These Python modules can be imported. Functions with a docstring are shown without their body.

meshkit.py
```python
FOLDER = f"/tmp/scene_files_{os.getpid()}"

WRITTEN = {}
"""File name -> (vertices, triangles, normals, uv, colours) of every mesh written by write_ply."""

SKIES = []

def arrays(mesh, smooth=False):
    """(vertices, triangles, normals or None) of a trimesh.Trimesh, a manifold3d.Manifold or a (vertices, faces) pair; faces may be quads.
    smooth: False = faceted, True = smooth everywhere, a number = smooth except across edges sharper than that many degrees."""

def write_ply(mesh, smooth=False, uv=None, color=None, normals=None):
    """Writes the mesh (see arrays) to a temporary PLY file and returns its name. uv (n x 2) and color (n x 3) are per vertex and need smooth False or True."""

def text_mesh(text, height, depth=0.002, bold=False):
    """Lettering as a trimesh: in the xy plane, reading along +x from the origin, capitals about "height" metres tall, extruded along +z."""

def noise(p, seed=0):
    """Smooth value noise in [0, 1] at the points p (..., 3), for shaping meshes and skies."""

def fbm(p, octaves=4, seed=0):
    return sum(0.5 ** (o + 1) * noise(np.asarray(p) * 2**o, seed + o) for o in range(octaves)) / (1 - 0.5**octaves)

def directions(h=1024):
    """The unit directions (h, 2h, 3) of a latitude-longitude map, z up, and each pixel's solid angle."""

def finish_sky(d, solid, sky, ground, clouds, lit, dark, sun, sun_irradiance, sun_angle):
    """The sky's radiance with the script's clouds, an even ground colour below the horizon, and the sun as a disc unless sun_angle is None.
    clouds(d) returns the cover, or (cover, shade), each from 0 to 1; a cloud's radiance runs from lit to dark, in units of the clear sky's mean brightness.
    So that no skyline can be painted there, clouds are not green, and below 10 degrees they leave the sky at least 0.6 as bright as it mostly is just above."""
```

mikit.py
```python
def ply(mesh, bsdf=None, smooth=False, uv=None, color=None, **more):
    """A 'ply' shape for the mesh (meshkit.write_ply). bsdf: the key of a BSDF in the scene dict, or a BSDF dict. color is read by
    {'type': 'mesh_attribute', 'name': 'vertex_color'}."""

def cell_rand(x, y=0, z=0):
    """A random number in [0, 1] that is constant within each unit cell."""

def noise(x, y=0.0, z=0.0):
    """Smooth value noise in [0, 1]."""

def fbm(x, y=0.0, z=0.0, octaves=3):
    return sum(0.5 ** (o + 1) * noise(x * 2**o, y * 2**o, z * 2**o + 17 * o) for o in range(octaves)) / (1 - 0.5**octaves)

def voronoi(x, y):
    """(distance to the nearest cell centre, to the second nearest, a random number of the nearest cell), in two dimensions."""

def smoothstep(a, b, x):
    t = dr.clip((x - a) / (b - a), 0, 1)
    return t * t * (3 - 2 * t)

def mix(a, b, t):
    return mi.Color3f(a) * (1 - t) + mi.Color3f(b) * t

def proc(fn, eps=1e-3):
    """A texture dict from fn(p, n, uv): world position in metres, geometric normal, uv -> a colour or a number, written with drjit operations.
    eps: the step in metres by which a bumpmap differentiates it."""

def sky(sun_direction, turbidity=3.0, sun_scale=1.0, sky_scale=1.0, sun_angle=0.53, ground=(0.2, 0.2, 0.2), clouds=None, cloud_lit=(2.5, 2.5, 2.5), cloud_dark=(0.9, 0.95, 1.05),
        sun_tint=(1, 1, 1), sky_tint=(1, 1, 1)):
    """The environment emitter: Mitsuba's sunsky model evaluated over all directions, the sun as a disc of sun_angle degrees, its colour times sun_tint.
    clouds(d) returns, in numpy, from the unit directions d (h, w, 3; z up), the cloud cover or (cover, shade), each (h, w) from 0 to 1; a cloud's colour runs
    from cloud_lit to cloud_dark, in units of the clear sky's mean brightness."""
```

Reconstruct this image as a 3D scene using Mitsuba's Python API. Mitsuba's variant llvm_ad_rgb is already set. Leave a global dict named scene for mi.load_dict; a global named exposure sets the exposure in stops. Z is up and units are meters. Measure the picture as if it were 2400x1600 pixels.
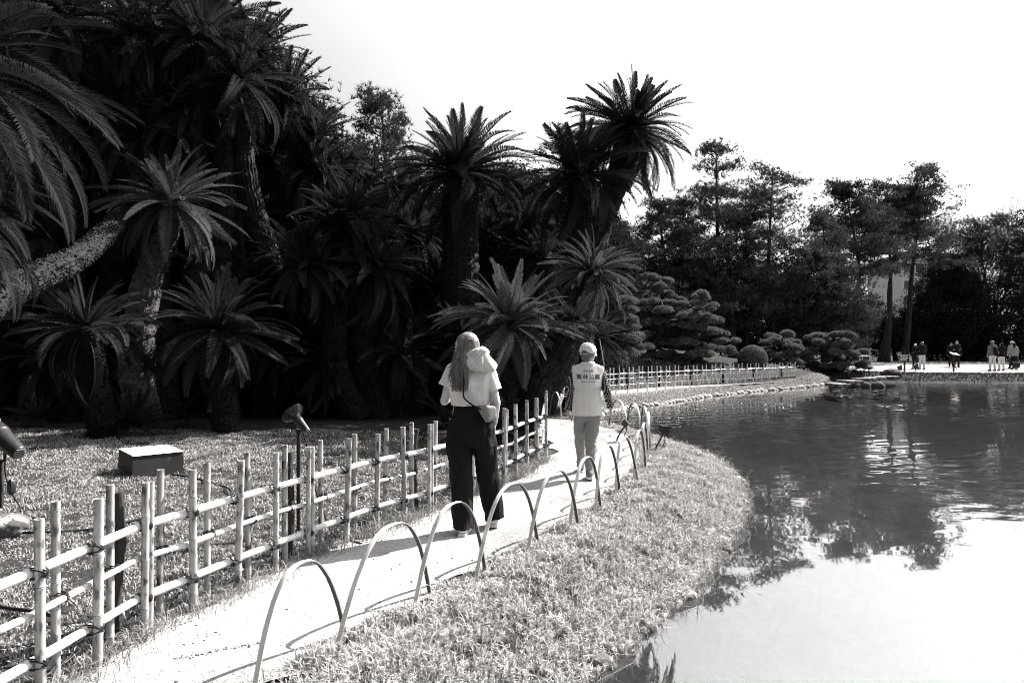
import math, json
import numpy as np, trimesh, shapely, drjit as dr
import mitsuba as mi, mikit, meshkit, manifold3d as m3
from shapely.geometry import Polygon, LineString, Point

scene, labels = {}, {}
TF = mi.ScalarTransform4f
PI = math.pi

# ------------------------------------------------------------------ camera, sky, exposure
EYE = 1.6                                   # the photographer's eye height; the camera is almost level
FOC, CX, HOR = 1755.0, 1200.0, 804.0        # focal length and horizon measured on the 2400 px wide photograph
scene['camera'] = {'type': 'perspective', 'fov': math.degrees(2 * math.atan(1200 / FOC)), 'fov_axis': 'x',
                   'near_clip': 0.1, 'far_clip': 3000.0,
                   'to_world': TF().look_at(origin=[0, 0, EYE], target=[0, 1755, EYE + 4.0], up=[0, 0, 1])}
SUN = np.array([0.575, 0.435, 0.69]); SUN = SUN / np.linalg.norm(SUN)


def haze_veil(d):
    """a thin bright autumn veil, whiter towards the sun"""
    th = np.degrees(np.arccos(np.clip(d @ SUN, -1, 1)))
    lum = 0.45 + 4.6 * np.exp(-(th / 78.0) ** 4) + 16.0 * np.exp(-(th / 33.0) ** 2)
    n = meshkit.fbm(d * np.array([2.0, 2.0, 6.0]), 4, 3) - 0.5
    lum = lum * (1 + 0.22 * n)
    return np.ones(d.shape[:2]), 1 - np.clip(lum / 26.0, 0, 1)


scene['sky'] = mikit.sky(SUN.tolist(), turbidity=3, sun_scale=6.6, sky_scale=1.0, sun_angle=0.6, clouds=haze_veil,
                         cloud_lit=(26.0, 25.9, 25.6), cloud_dark=(0.0, 0.0, 0.0), sun_tint=(0.865, 1.0, 1.32), ground=(0.1, 0.1, 0.1))
exposure = 1.3

# ------------------------------------------------------------------ helpers
def G(u, v, z=0.0):
    """the point of the level z that was measured at photograph pixel (u, v)"""
    Y = FOC * (EYE - z) / (v - HOR)
    return np.array([(u - CX) / FOC * Y, Y, z])


def P(u, v, Y):
    """the point at distance Y that was measured at photograph pixel (u, v)"""
    return np.array([(u - CX) / FOC * Y, Y, EYE - (v - HOR) / FOC * Y])


def numbered(k):
    if k not in scene and k not in labels:
        return k
    n = 1
    while f'{k}_{n:03d}' in scene or f'{k}_{n:03d}' in labels:
        n += 1
    return f'{k}_{n:03d}'


COUNT = {}


def fresh(k):
    n = COUNT.get(k, -1) + 1
    COUNT[k] = n
    return k if n == 0 else f'{k}_{n:03d}'


def thing(name, label, cat, group=None):
    k = fresh(name)
    labels[k] = {'label': label, 'category': cat}
    if group:
        labels[k]['group'] = group
    return k


def part(parent, name, mesh, mat, smooth=False, label=None, kind=None, **more):
    k = fresh(parent + '__' + name)
    scene[k] = mikit.ply(mesh, mat, smooth=smooth, **more)
    if label or kind:
        labels[k] = {}
        if label:
            labels[k]['label'] = label
        if kind:
            labels[k]['kind'] = kind
    return k


def solo(name, mesh, mat, label, cat, smooth=False, group=None, kind=None, **more):
    k = thing(name, label, cat, group)
    if kind:
        labels[k]['kind'] = kind
    scene[k] = mikit.ply(mesh, mat, smooth=smooth, **more)
    return k


def structure(name, mesh, mat, smooth=False):
    k = fresh(name)
    scene[k] = mikit.ply(mesh, mat, smooth=smooth)
    labels[k] = {'kind': 'structure'}
    return k


def cat_(*ms):
    vs, fs, n = [], [], 0
    for v, f in ms:
        vs.append(v); fs.append(np.asarray(f) + n); n += len(v)
    return np.vstack(vs), np.vstack(fs)


def unit(v):
    v = np.asarray(v, float)
    return v / np.maximum(np.linalg.norm(v, axis=-1, keepdims=True), 1e-12)


def spline(pts, n):
    """Catmull-Rom through the points"""
    p = np.asarray(pts, float)
    p = np.vstack([2 * p[0] - p[1], p, 2 * p[-1] - p[-2]])
    t = np.linspace(0, len(p) - 3 - 1e-9, n)
    i = t.astype(int); t = (t - i)[:, None]
    a, b, c, d = p[i], p[i + 1], p[i + 2], p[i + 3]
    return 0.5 * (2 * b + (c - a) * t + (2 * a - 5 * b + 4 * c - d) * t ** 2 + (3 * b - a - 3 * c + d) * t ** 3)


def frames(path):
    p = np.asarray(path, float)
    t = unit(np.gradient(p, axis=0))
    ref = np.array([0, 0, 1.0]) if abs(t[0, 2]) < 0.9 else np.array([1.0, 0, 0])
    x = unit(np.cross(ref, t[0]))
    X = [x]
    for i in range(1, len(p)):
        x = unit(X[-1] - t[i] * (X[-1] @ t[i]))
        X.append(x)
    X = np.array(X)
    return t, X, np.cross(t, X)


def tube(path, r, n=8, caps=True, flat=1.0):
    """a tube along the path; r a number or one radius per point; flat squeezes its second axis"""
    p = np.asarray(path, float); m = len(p)
    r = np.broadcast_to(np.asarray(r, float), (m,))
    t, X, Y = frames(p)
    a = np.arange(n) * 2 * PI / n
    v = p[:, None] + r[:, None, None] * (np.cos(a)[None, :, None] * X[:, None] + flat * np.sin(a)[None, :, None] * Y[:, None])
    v = v.reshape(-1, 3)
    i, j = np.meshgrid(np.arange(m - 1), np.arange(n), indexing='ij')
    q = np.stack([i * n + j, i * n + (j + 1) % n, (i + 1) * n + (j + 1) % n, (i + 1) * n + j], -1).reshape(-1, 4)
    f = np.vstack([q[:, [0, 1, 2]], q[:, [0, 2, 3]]])
    if caps:
        k = len(v)
        v = np.vstack([v, p[:1], p[-1:]])
        j = np.arange(n)
        f = np.vstack([f, np.stack([(j + 1) % n, j, j * 0 + k], 1), np.stack([(m - 1) * n + j, (m - 1) * n + (j + 1) % n, j * 0 + k + 1], 1)])
    return v, f


def lathe(profile, p0, axis, n=16):
    """turn (radius, height) pairs about the axis through p0"""
    pr = np.asarray(profile, float)
    z = unit(axis); x = unit(np.cross(z, [0, 0, 1.0] if abs(z[2]) < 0.9 else [1.0, 0, 0])); y = np.cross(z, x)
    a = np.arange(n) * 2 * PI / n
    v = np.asarray(p0) + pr[:, None, 1:2] * z + pr[:, None, 0:1] * (np.cos(a)[None, :, None] * x + np.sin(a)[None, :, None] * y)
    v = v.reshape(-1, 3); m = len(pr)
    i, j = np.meshgrid(np.arange(m - 1), np.arange(n), indexing='ij')
    q = np.stack([i * n + j, i * n + (j + 1) % n, (i + 1) * n + (j + 1) % n, (i + 1) * n + j], -1).reshape(-1, 4)
    return v, np.vstack([q[:, [0, 1, 2]], q[:, [0, 2, 3]]])


def box(c, size, R=np.eye(3), bevel=0.0):
    sx, sy, sz = np.asarray(size, float) / 2
    b = min(bevel, sx * .9, sy * .9, sz * .9)
    if b > 0:
        pts = [(x * (sx - (a != 0) * b), y * (sy - (a != 1) * b), z * (sz - (a != 2) * b)) for x in (-1, 1) for y in (-1, 1) for z in (-1, 1) for a in (0, 1, 2)]
        h = m3.Manifold.hull_points(np.array(pts)).to_mesh()
        v, f = np.array(h.vert_properties[:, :3], float), np.array(h.tri_verts, int)
    else:
        m = trimesh.creation.box((2 * sx, 2 * sy, 2 * sz)); v, f = np.array(m.vertices), np.array(m.faces)
    return v @ np.asarray(R).T + np.asarray(c), f


def rotz(a):
    c, s = math.cos(a), math.sin(a)
    return np.array([[c, -s, 0], [s, c, 0], [0, 0, 1.0]])


def roty(a):
    c, s = math.cos(a), math.sin(a)
    return np.array([[c, 0, s], [0, 1, 0], [-s, 0, c]])


def rotx(a):
    c, s = math.cos(a), math.sin(a)
    return np.array([[1, 0, 0], [0, c, -s], [0, s, c]])


def sstep(a, b, x):
    t = np.clip((x - a) / (b - a), 0, 1)
    return t * t * (3 - 2 * t)


# ------------------------------------------------------------------ materials (the photograph is a warm-toned black and white print)
def grey(v):
    return {'type': 'rgb', 'value': [float(v), float(v * .993), float(v * .982)]}


def cgrey(v):
    return mi.Color3f(v, v * .993, v * .982)


def bsdf(name, base, rough=0.6, spec=0.4, metal=0.0, two=True, **more):
    b = {'type': 'principled', 'base_color': base if isinstance(base, dict) else grey(base), 'roughness': rough, 'specular': spec, 'metallic': metal, **more}
    scene[name] = {'type': 'twosided', 'bsdf': b} if two else b


def thin(name, base, trans, rough=0.5):
    scene[name] = {'type': 'principledthin', 'base_color': base if isinstance(base, dict) else grey(base), 'roughness': rough, 'diff_trans': trans, 'spec_trans': 0.0, 'eta': 1.4}


def bumped(name, base, fn, scale=1.0, rough=0.8, spec=0.3, eps=1e-3):
    scene[name] = {'type': 'twosided', 'bsdf': {'type': 'bumpmap', 'arbitrary': mikit.proc(fn, eps), 'scale': scale,
                   'bsdf': {'type': 'principled', 'base_color': base if isinstance(base, dict) else grey(base), 'roughness': rough, 'specular': spec}}}


N3, FB = mikit.noise, mikit.fbm
soil_col = mikit.proc(lambda p, n, uv: cgrey(0.012 + 0.04 * FB(p.x * 3.1, p.y * 3.1, p.z) * FB(p.x * 31, p.y * 31, p.z)))
bumped('soil', soil_col, lambda p, n, uv: FB(p.x * 30, p.y * 30, p.z * 3), 0.02, 0.95, 0.1)
def sand(p, n, uv):
    grain = N3(p.x * 160, p.y * 160, 0)
    wear = FB(p.x * 1.7, p.y * 1.7, 3.0, 4)
    return cgrey(0.25 + 0.20 * (wear - 0.5) - 0.12 * mikit.smoothstep(0.70, 0.92, grain) - 0.05 * N3(p.x * 55, p.y * 55, 5))
bumped('gravel', mikit.proc(sand), lambda p, n, uv: 0.6 * N3(p.x * 110, p.y * 110, 1) + FB(p.x * 9, p.y * 9, 2), 0.006, 0.95, 0.1)
bsdf('silt', mikit.proc(lambda p, n, uv: cgrey(0.46 + 0.12 * FB(p.x * 2, p.y * 2, 1))), 0.9, 0.1)
thin('grass_pale', mikit.proc(lambda p, n, uv: cgrey(0.17 + 0.42 * mikit.smoothstep(.2, .85, N3(p.x * 75, p.y * 75, 1)))), 0.25, 0.5)
thin('grass_lawn', mikit.proc(lambda p, n, uv: cgrey(0.12 + 0.32 * mikit.smoothstep(.2, .85, N3(p.x * 75, p.y * 75, 1)))), 0.25, 0.5)
thin('weed', 0.22, 0.4, 0.45)
thin('weed_shade_tone', 0.035, 0.4, 0.6)  # darker copy of the weed colour, backlit shade put into it
scene['pond_surface'] = {'type': 'thindielectric', 'int_ior': 1.95}
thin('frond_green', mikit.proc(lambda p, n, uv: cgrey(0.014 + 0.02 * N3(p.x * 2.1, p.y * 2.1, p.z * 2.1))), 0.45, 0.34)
thin('frond_painted_sun', 0.065, 0.5, 0.3)  # lighter copy of the frond colour, standing in for sunlight
thin('frond_near', 0.020, 0.35, 0.3)
thin('frond_dry', 0.05, 0.4, 0.6)
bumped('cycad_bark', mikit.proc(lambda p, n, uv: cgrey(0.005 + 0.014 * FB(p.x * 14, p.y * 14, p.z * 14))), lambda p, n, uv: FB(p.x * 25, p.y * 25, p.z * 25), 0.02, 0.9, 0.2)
bumped('bark_painted_sun', mikit.proc(lambda p, n, uv: cgrey(0.02 + 0.09 * FB(p.x * 14, p.y * 14, p.z * 14))), lambda p, n, uv: FB(p.x * 25, p.y * 25, p.z * 25), 0.02, 0.9, 0.2)  # paler copy of cycad_bark with the sunlight put into its colour
bumped('pine_bark', mikit.proc(lambda p, n, uv: cgrey(0.012 + 0.025 * FB(p.x * 6, p.y * 6, p.z * 2))), lambda p, n, uv: FB(p.x * 9, p.y * 9, p.z * 4), 0.03, 0.9, 0.2)
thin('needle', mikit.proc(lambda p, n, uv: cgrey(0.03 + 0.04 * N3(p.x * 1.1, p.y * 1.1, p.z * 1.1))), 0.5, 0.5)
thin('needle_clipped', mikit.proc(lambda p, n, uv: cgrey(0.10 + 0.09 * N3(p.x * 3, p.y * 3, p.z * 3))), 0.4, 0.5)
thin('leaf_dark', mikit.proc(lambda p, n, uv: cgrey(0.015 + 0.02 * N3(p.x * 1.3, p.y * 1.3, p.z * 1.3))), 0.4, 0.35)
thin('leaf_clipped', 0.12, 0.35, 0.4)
thin('ivy_leaf', 0.04, 0.3, 0.35)
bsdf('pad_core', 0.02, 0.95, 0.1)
def bamboo_col(p, n, uv):
    return cgrey(0.48 + 0.22 * (FB(p.x * 3, p.y * 3, p.z * 2) - 0.5) - 0.16 * mikit.smoothstep(0.58, 0.8, FB(p.x * 45, p.y * 45, p.z * 9)))
bsdf('bamboo', mikit.proc(bamboo_col), 0.35, 0.5)
bsdf('bamboo_post', mikit.proc(lambda p, n, uv: cgrey(0.28 + 0.30 * (FB(p.x * 4, p.y * 4, p.z * 3) - 0.5) - 0.22 * mikit.smoothstep(0.52, 0.75, FB(p.x * 40, p.y * 40, p.z * 14)))), 0.45, 0.4)
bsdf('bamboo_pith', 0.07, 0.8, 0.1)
bsdf('bamboo_strip', mikit.proc(lambda p, n, uv: cgrey(0.44 + 0.20 * (FB(p.x * 5, p.y * 5, p.z * 4) - 0.5))), 0.4, 0.5)
bumped('burnt_timber', 0.018, lambda p, n, uv: FB(p.x * 30, p.y * 30, p.z * 5), 0.02, 0.7, 0.3)
bsdf('rope_black', 0.02, 0.9, 0.2)
bsdf('metal_dark', mikit.proc(lambda p, n, uv: cgrey(0.010 + 0.015 * FB(p.x * 20, p.y * 20, p.z * 20))), 0.4, 0.35)
bsdf('lamp_black', mikit.proc(lambda p, n, uv: cgrey(0.004 + 0.05 * mikit.smoothstep(.66, .74, FB(p.x * 45, p.y * 45, p.z * 45)))), 0.25, 0.4)
bsdf('metal_bright', mikit.proc(lambda p, n, uv: cgrey(0.35 + 0.3 * FB(p.x * 30, p.y * 30, p.z * 30))), 0.28, 0.5, 0.8)
bsdf('box_paint', mikit.proc(lambda p, n, uv: cgrey(0.012 + 0.018 * FB(p.x * 6, p.y * 6, p.z * 3) + 0.05 * mikit.smoothstep(0.72, 0.85, FB(p.x * 16, p.y * 16, p.z * 5)))), 0.7, 0.2)
bsdf('box_lid', mikit.proc(lambda p, n, uv: cgrey(0.40 - 0.25 * mikit.smoothstep(0.62, 0.8, FB(p.x * 9, p.y * 9, p.z)))), 0.45, 0.5)
bumped('stone', mikit.proc(lambda p, n, uv: cgrey(0.14 + 0.18 * FB(p.x * 9, p.y * 9, p.z * 9))), lambda p, n, uv: FB(p.x * 30, p.y * 30, p.z * 30), 0.015, 0.85, 0.3)
bsdf('wet_stone', mikit.proc(lambda p, n, uv: cgrey(0.02 + 0.05 * FB(p.x * 7, p.y * 7, p.z * 7))), 0.9, 0.1)
bumped('lichen_stone', mikit.proc(lambda p, n, uv: cgrey(0.07 + 0.18 * mikit.smoothstep(0.5, 0.62, FB(p.x * 13, p.y * 13, p.z * 13)))), lambda p, n, uv: FB(p.x * 40, p.y * 40, p.z * 40), 0.01, 0.9, 0.2)
bsdf('wall_pale', 0.8, 0.8, 0.2)
bsdf('window_glass', 0.10, 0.1, 0.7)
bsdf('skin', 0.42, 0.5, 0.4)
bsdf('skin_tan', 0.24, 0.5, 0.4)
bsdf('cloth_white', 0.58, 0.9, 0.1)
bsdf('cloth_knit', mikit.proc(lambda p, n, uv: cgrey(0.42 + 0.12 * dr.sin((p.x * 1.0 + p.z * .25) * 620))), 0.95, 0.05)
bsdf('cloth_black', 0.007, 0.85, 0.15)
bsdf('cloth_dark', 0.03, 0.85, 0.15)
bsdf('cloth_grey', 0.20, 0.85, 0.15)
bsdf('cloth_mid', 0.12, 0.85, 0.15)
bsdf('cloth_pale', 0.50, 0.85, 0.15)
bsdf('vest_cloth', 0.55, 0.85, 0.15)
bsdf('cap_cloth', 0.55, 0.9, 0.1)
bsdf('print_grey', 0.055, 0.8, 0.2)
def gingham(p, n, uv):
    a = dr.abs(mikit.cell_rand(0) * 0 + p.x * 36 + p.y * 24 - dr.floor(p.x * 36 + p.y * 24) - 0.5)
    b = dr.abs(p.z * 36 - dr.floor(p.z * 36) - 0.5)
    s = mikit.smoothstep(0.26, 0.32, a) * mikit.smoothstep(0.26, 0.32, b)
    return cgrey(0.015 + 0.50 * s)
bsdf('gingham_cloth', mikit.proc(gingham), 0.85, 0.15)
bsdf('hair_light', mikit.proc(lambda p, n, uv: cgrey(0.06 + 0.12 * N3(p.x * 120, p.y * 120, p.z * 2))), 0.5, 0.4)
bsdf('hair_grey', 0.10, 0.6, 0.3)
bsdf('hair_white', 0.6, 0.6, 0.3)
bsdf('shoe_white', 0.6, 0.6, 0.3)
bsdf('bag_canvas', 0.17, 0.9, 0.1)
bsdf('sign_white', 0.35, 0.8, 0.1)
bsdf('eye_white', 0.6, 0.3, 0.5)
# ------------------------------------------------------------------ ground, pond, paths
WATER = -0.25
near_bank = [(-.25, 2.6), (.1, 3.55), (.46, 4.22), (.82, 4.8), (1.19, 5.36), (1.49, 5.95), (1.87, 6.68), (2.2, 7.4), (2.46, 8.1), (2.74, 8.95), (3.03, 10.1), (3.2, 11.4),
             (3.2, 12.4), (3.05, 13.3), (2.75, 14.3), (2.35, 15.4), (2.02, 16.5), (1.92, 17.6), (2.05, 18.8), (2.5, 19.9), (3.25, 21.4), (4.48, 22.6), (6.66, 25.8), (9.38, 28.7),
             (11.5, 30.6), (13.4, 32.6), (14.4, 34.0), (14.5, 34.7), (14.0, 35.5)]
far_bank = [(14.6, 36.4), (17.5, 35.6), (21, 35.1), (27, 34.7), (40, 34.6), (70, 36)]
shore = np.array(near_bank + far_bank + [(90, 20), (70, -30), (10, -30), (-1.5, -10), (-.75, 1.0)])
shore_s = np.vstack([spline(near_bank, 130), spline(far_bank, 40), shore[len(near_bank) + len(far_bank):]])
POND = Polygon(shore_s)
shapely.prepare(POND)
POND_EDGE = POND.exterior
MOUNDS = [(7.0, 35.0, 6.5, 3.2, 1.05), (1.0, 34.0, 6.0, 4.0, 0.8), (13.6, 37.5, 2.4, 1.6, 0.35)]


def land(x, y):
    """height of the terrain"""
    x, y = np.asarray(x, float), np.asarray(y, float)
    pts = shapely.points(x, y)
    d = shapely.distance(pts, POND_EDGE)
    inside = shapely.contains_xy(POND, x, y)
    z = -0.21 * (1 - sstep(0.0, 0.85, d)) - 0.012 * meshkit.noise(np.stack([x * 5, y * 5, x * 0], -1))
    z = z - 0.03 * (1 - sstep(0.0, 0.25, d))
    far = sstep(32.5, 34.5, y) * sstep(14, 16, x)
    z = z + far * (0.17 * np.exp(-((d - 1.5) / 1.1) ** 2) - 0.04)
    for (mx, my, sx, sy, h) in MOUNDS:
        z = z + h * np.exp(-((x - mx) / sx) ** 2 - ((y - my) / sy) ** 2) * sstep(0, 3, y - (23.5 + .62 * np.maximum(x - 1, 0)))
    zin = -0.24 - 0.50 * sstep(0.0, 2.2, d) - 0.02 * meshkit.noise(np.stack([x * 3, y * 3, x * 0], -1))
    return np.where(inside, zin, z)


def axis(*segs):
    out = [segs[0][0]]
    for a, b, s in segs:
        n = max(1, int(round((b - a) / s)))
        out += list(np.linspace(a, b, n + 1)[1:])
    return np.array(out)


def sheet(xs, ys, fz, keep=None):
    X, Y = np.meshgrid(xs, ys)
    x, y = X.ravel(), Y.ravel()
    v = np.stack([x, y, fz(x, y)], 1)
    n = len(xs)
    i, j = np.meshgrid(np.arange(len(ys) - 1), np.arange(n - 1), indexing='ij')
    q = np.stack([i * n + j, i * n + j + 1, (i + 1) * n + j + 1, (i + 1) * n + j], -1).reshape(-1, 4)
    if keep is not None:
        q = q[keep(v[q].mean(1))]
    f = np.vstack([q[:, [0, 1, 2]], q[:, [0, 2, 3]]])
    used, inv = np.unique(f, return_inverse=True)
    return v[used], inv.reshape(f.shape)


gx = axis((-900, -100, 100), (-100, -30, 10), (-30, -9, 1.0), (-9, 5, .16), (5, 30, .6), (30, 60, 2), (60, 100, 10), (100, 900, 100))
gy = axis((-300, -30, 30), (-30, 2, 2), (2, 20, .16), (20, 40, .35), (40, 70, 1), (70, 200, 13), (200, 1600, 140))
structure('ground', sheet(gx, gy, land), 'soil', True)

rng = np.random.default_rng(11)
wave_k = rng.uniform(9, 60, 26) * np.exp(1j * rng.normal(1.9, 0.65, 26)); wave_p = rng.uniform(0, 6.28, 26)


def ripples(x, y):
    z = 0
    for k, p in zip(wave_k, wave_p):
        z = z + np.cos(k.real * x + k.imag * y + p) / abs(k) * 0.0045
    patch = meshkit.fbm(np.stack([x * .35, y * .16, x * 0], -1), 3, 5)
    amp = (0.14 + 0.86 * sstep(5.5, 12, y)) * (0.45 + 1.3 * sstep(.35, .7, patch)) * (1 + 1.9 * sstep(11, 24, y))
    return WATER + z * amp


wx = axis((-4, 0, .5), (0, 7, .045), (7, 26, .11), (26, 90, 4))
wy = axis((-30, 3, 3), (3, 12, .045), (12, 37, .09))
structure('water', sheet(wx, wy, ripples, lambda c: shapely.distance(shapely.points(c[:, 0], c[:, 1]), POND) < 0.35), 'pond_surface', True)


def rough_edge(poly, step, amp, seed):
    p = Polygon(poly).segmentize(step)
    c = np.array(p.exterior.coords)[:-1]
    n1 = meshkit.noise(np.stack([c[:, 0] * 4, c[:, 1] * 4, c[:, 0] * 0], -1), seed) - .5
    n2 = meshkit.noise(np.stack([c[:, 0] * 4, c[:, 1] * 4, c[:, 0] * 0 + 9], -1), seed) - .5
    return Polygon(c + amp * np.stack([n1, n2], 1)).buffer(0)


def flat(poly, z):
    v, f = trimesh.creation.triangulate_polygon(poly, engine='earcut')
    v, f = np.asarray(v), np.asarray(f)
    a = v[f[:, 1]] - v[f[:, 0]]; b = v[f[:, 2]] - v[f[:, 0]]
    flip = a[:, 0] * b[:, 1] - a[:, 1] * b[:, 0] < 0
    f[flip] = f[flip][:, ::-1]
    return np.column_stack([v, np.full(len(v), z)]), f


path_left = [(-2.4, 1.0), (-2.12, 3.2), (-2.03, 4.1), (-1.86, 4.6), (-1.63, 5.3), (-1.27, 6.2), (-1.02, 6.75), (-.69, 7.3), (-.36, 7.95), (-.03, 8.6), (.26, 9.5), (.54, 10.3), (.66, 12.0), (.45, 12.9), (-.7, 13.6)]
path_right = [(-.7, 16.3), (-.4, 16.25), (.6, 16.1), (1.1, 15.8), (1.62, 14.9), (1.93, 13.9), (2.03, 12.8), (1.98, 11.6), (1.85, 10.6), (1.66, 9.8), (1.42, 9.0), (1.12, 8.2), (.78, 7.35), (.45, 6.6), (.06, 5.8), (-.3, 5.15), (-.62, 4.55), (-.93, 4.0), (-1.18, 3.45), (-1.5, 2.6), (-1.8, 1.0)]
PATH = rough_edge(path_left + path_right, .07, .24, 3)
structure('path', flat(PATH, .006), 'gravel')
fence_far = spline([(-9, 24.6), (-5, 24.2), (1.2, 23.2), (3.4, 25.2), (6.4, 28.0), (10.2, 30.8), (12.3, 32.3)], 60)[:, :2]
far_front = [(-9, 22.6), (-5, 22.4), (.9, 21.7), (2.6, 22.3), (3.7, 23.4), (6.6, 26.9), (10.3, 30.2), (12.35, 32.1)]
FARPATH = rough_edge(list(map(tuple, fence_far + [0, .25])) + far_front[::-1], .3, .15, 4)
structure('far_path', flat(FARPATH, .009), 'gravel')
PLAZA = rough_edge([(13.4, 40.6), (16, 39.2), (20, 38.7), (30, 38.4), (60, 38.4), (60, 66), (26, 66), (17, 50), (13.2, 43)], .5, .5, 6)
pv, pf = flat(PLAZA, 0.0)
pv[:, 2] = 0.03
structure('gravel_court', (pv, pf), 'gravel')
shapely.prepare(PATH)

# ------------------------------------------------------------------ grass (nobody could count the blades)
def blades(xy, z, h, w, lean, r, mid=.55):
    n = len(xy)
    phi, psi = r.uniform(0, 2 * PI, n), r.uniform(0, 2 * PI, n)
    h = np.broadcast_to(h, n); w = np.broadcast_to(w, n)
    side = np.stack([np.cos(phi), np.sin(phi), np.zeros(n)], 1) * (w / 2)[:, None]
    off = np.stack([np.cos(psi), np.sin(psi), np.zeros(n)], 1) * (h * lean * r.uniform(.15, 1, n))[:, None]
    b = np.column_stack([xy, z - .012])
    up = np.array([0, 0, 1.0]) * h[:, None]
    m = b + off * .35 + up * mid
    t = b + off + up * (1 - .35 * np.minimum(1, lean))
    v = np.stack([b - side, b + side, m - side * .8, m + side * .8, t], 1).reshape(-1, 3)
    k = np.arange(n)[:, None] * 5
    f = np.concatenate([k + [0, 1, 3], k + [0, 3, 2], k + [2, 3, 4]])
    return v, f


def scatter(poly, n, r, dens=None):
    x0, y0, x1, y1 = poly.bounds
    out = []
    got = 0
    for _ in range(60):
        p = r.uniform((x0, y0), (x1, y1), (n, 2))
        ok = shapely.contains_xy(poly, p[:, 0], p[:, 1])
        p = p[ok]
        if dens is not None and len(p):
            p = p[r.random(len(p)) < dens(p[:, 0], p[:, 1])]
        out.append(p); got += len(p)
        if got >= n:
            break
    return np.vstack(out)[:n]


def nz(p, s, seed=0):
    return meshkit.noise(np.column_stack([p * s, np.zeros(len(p))]), seed)


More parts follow.
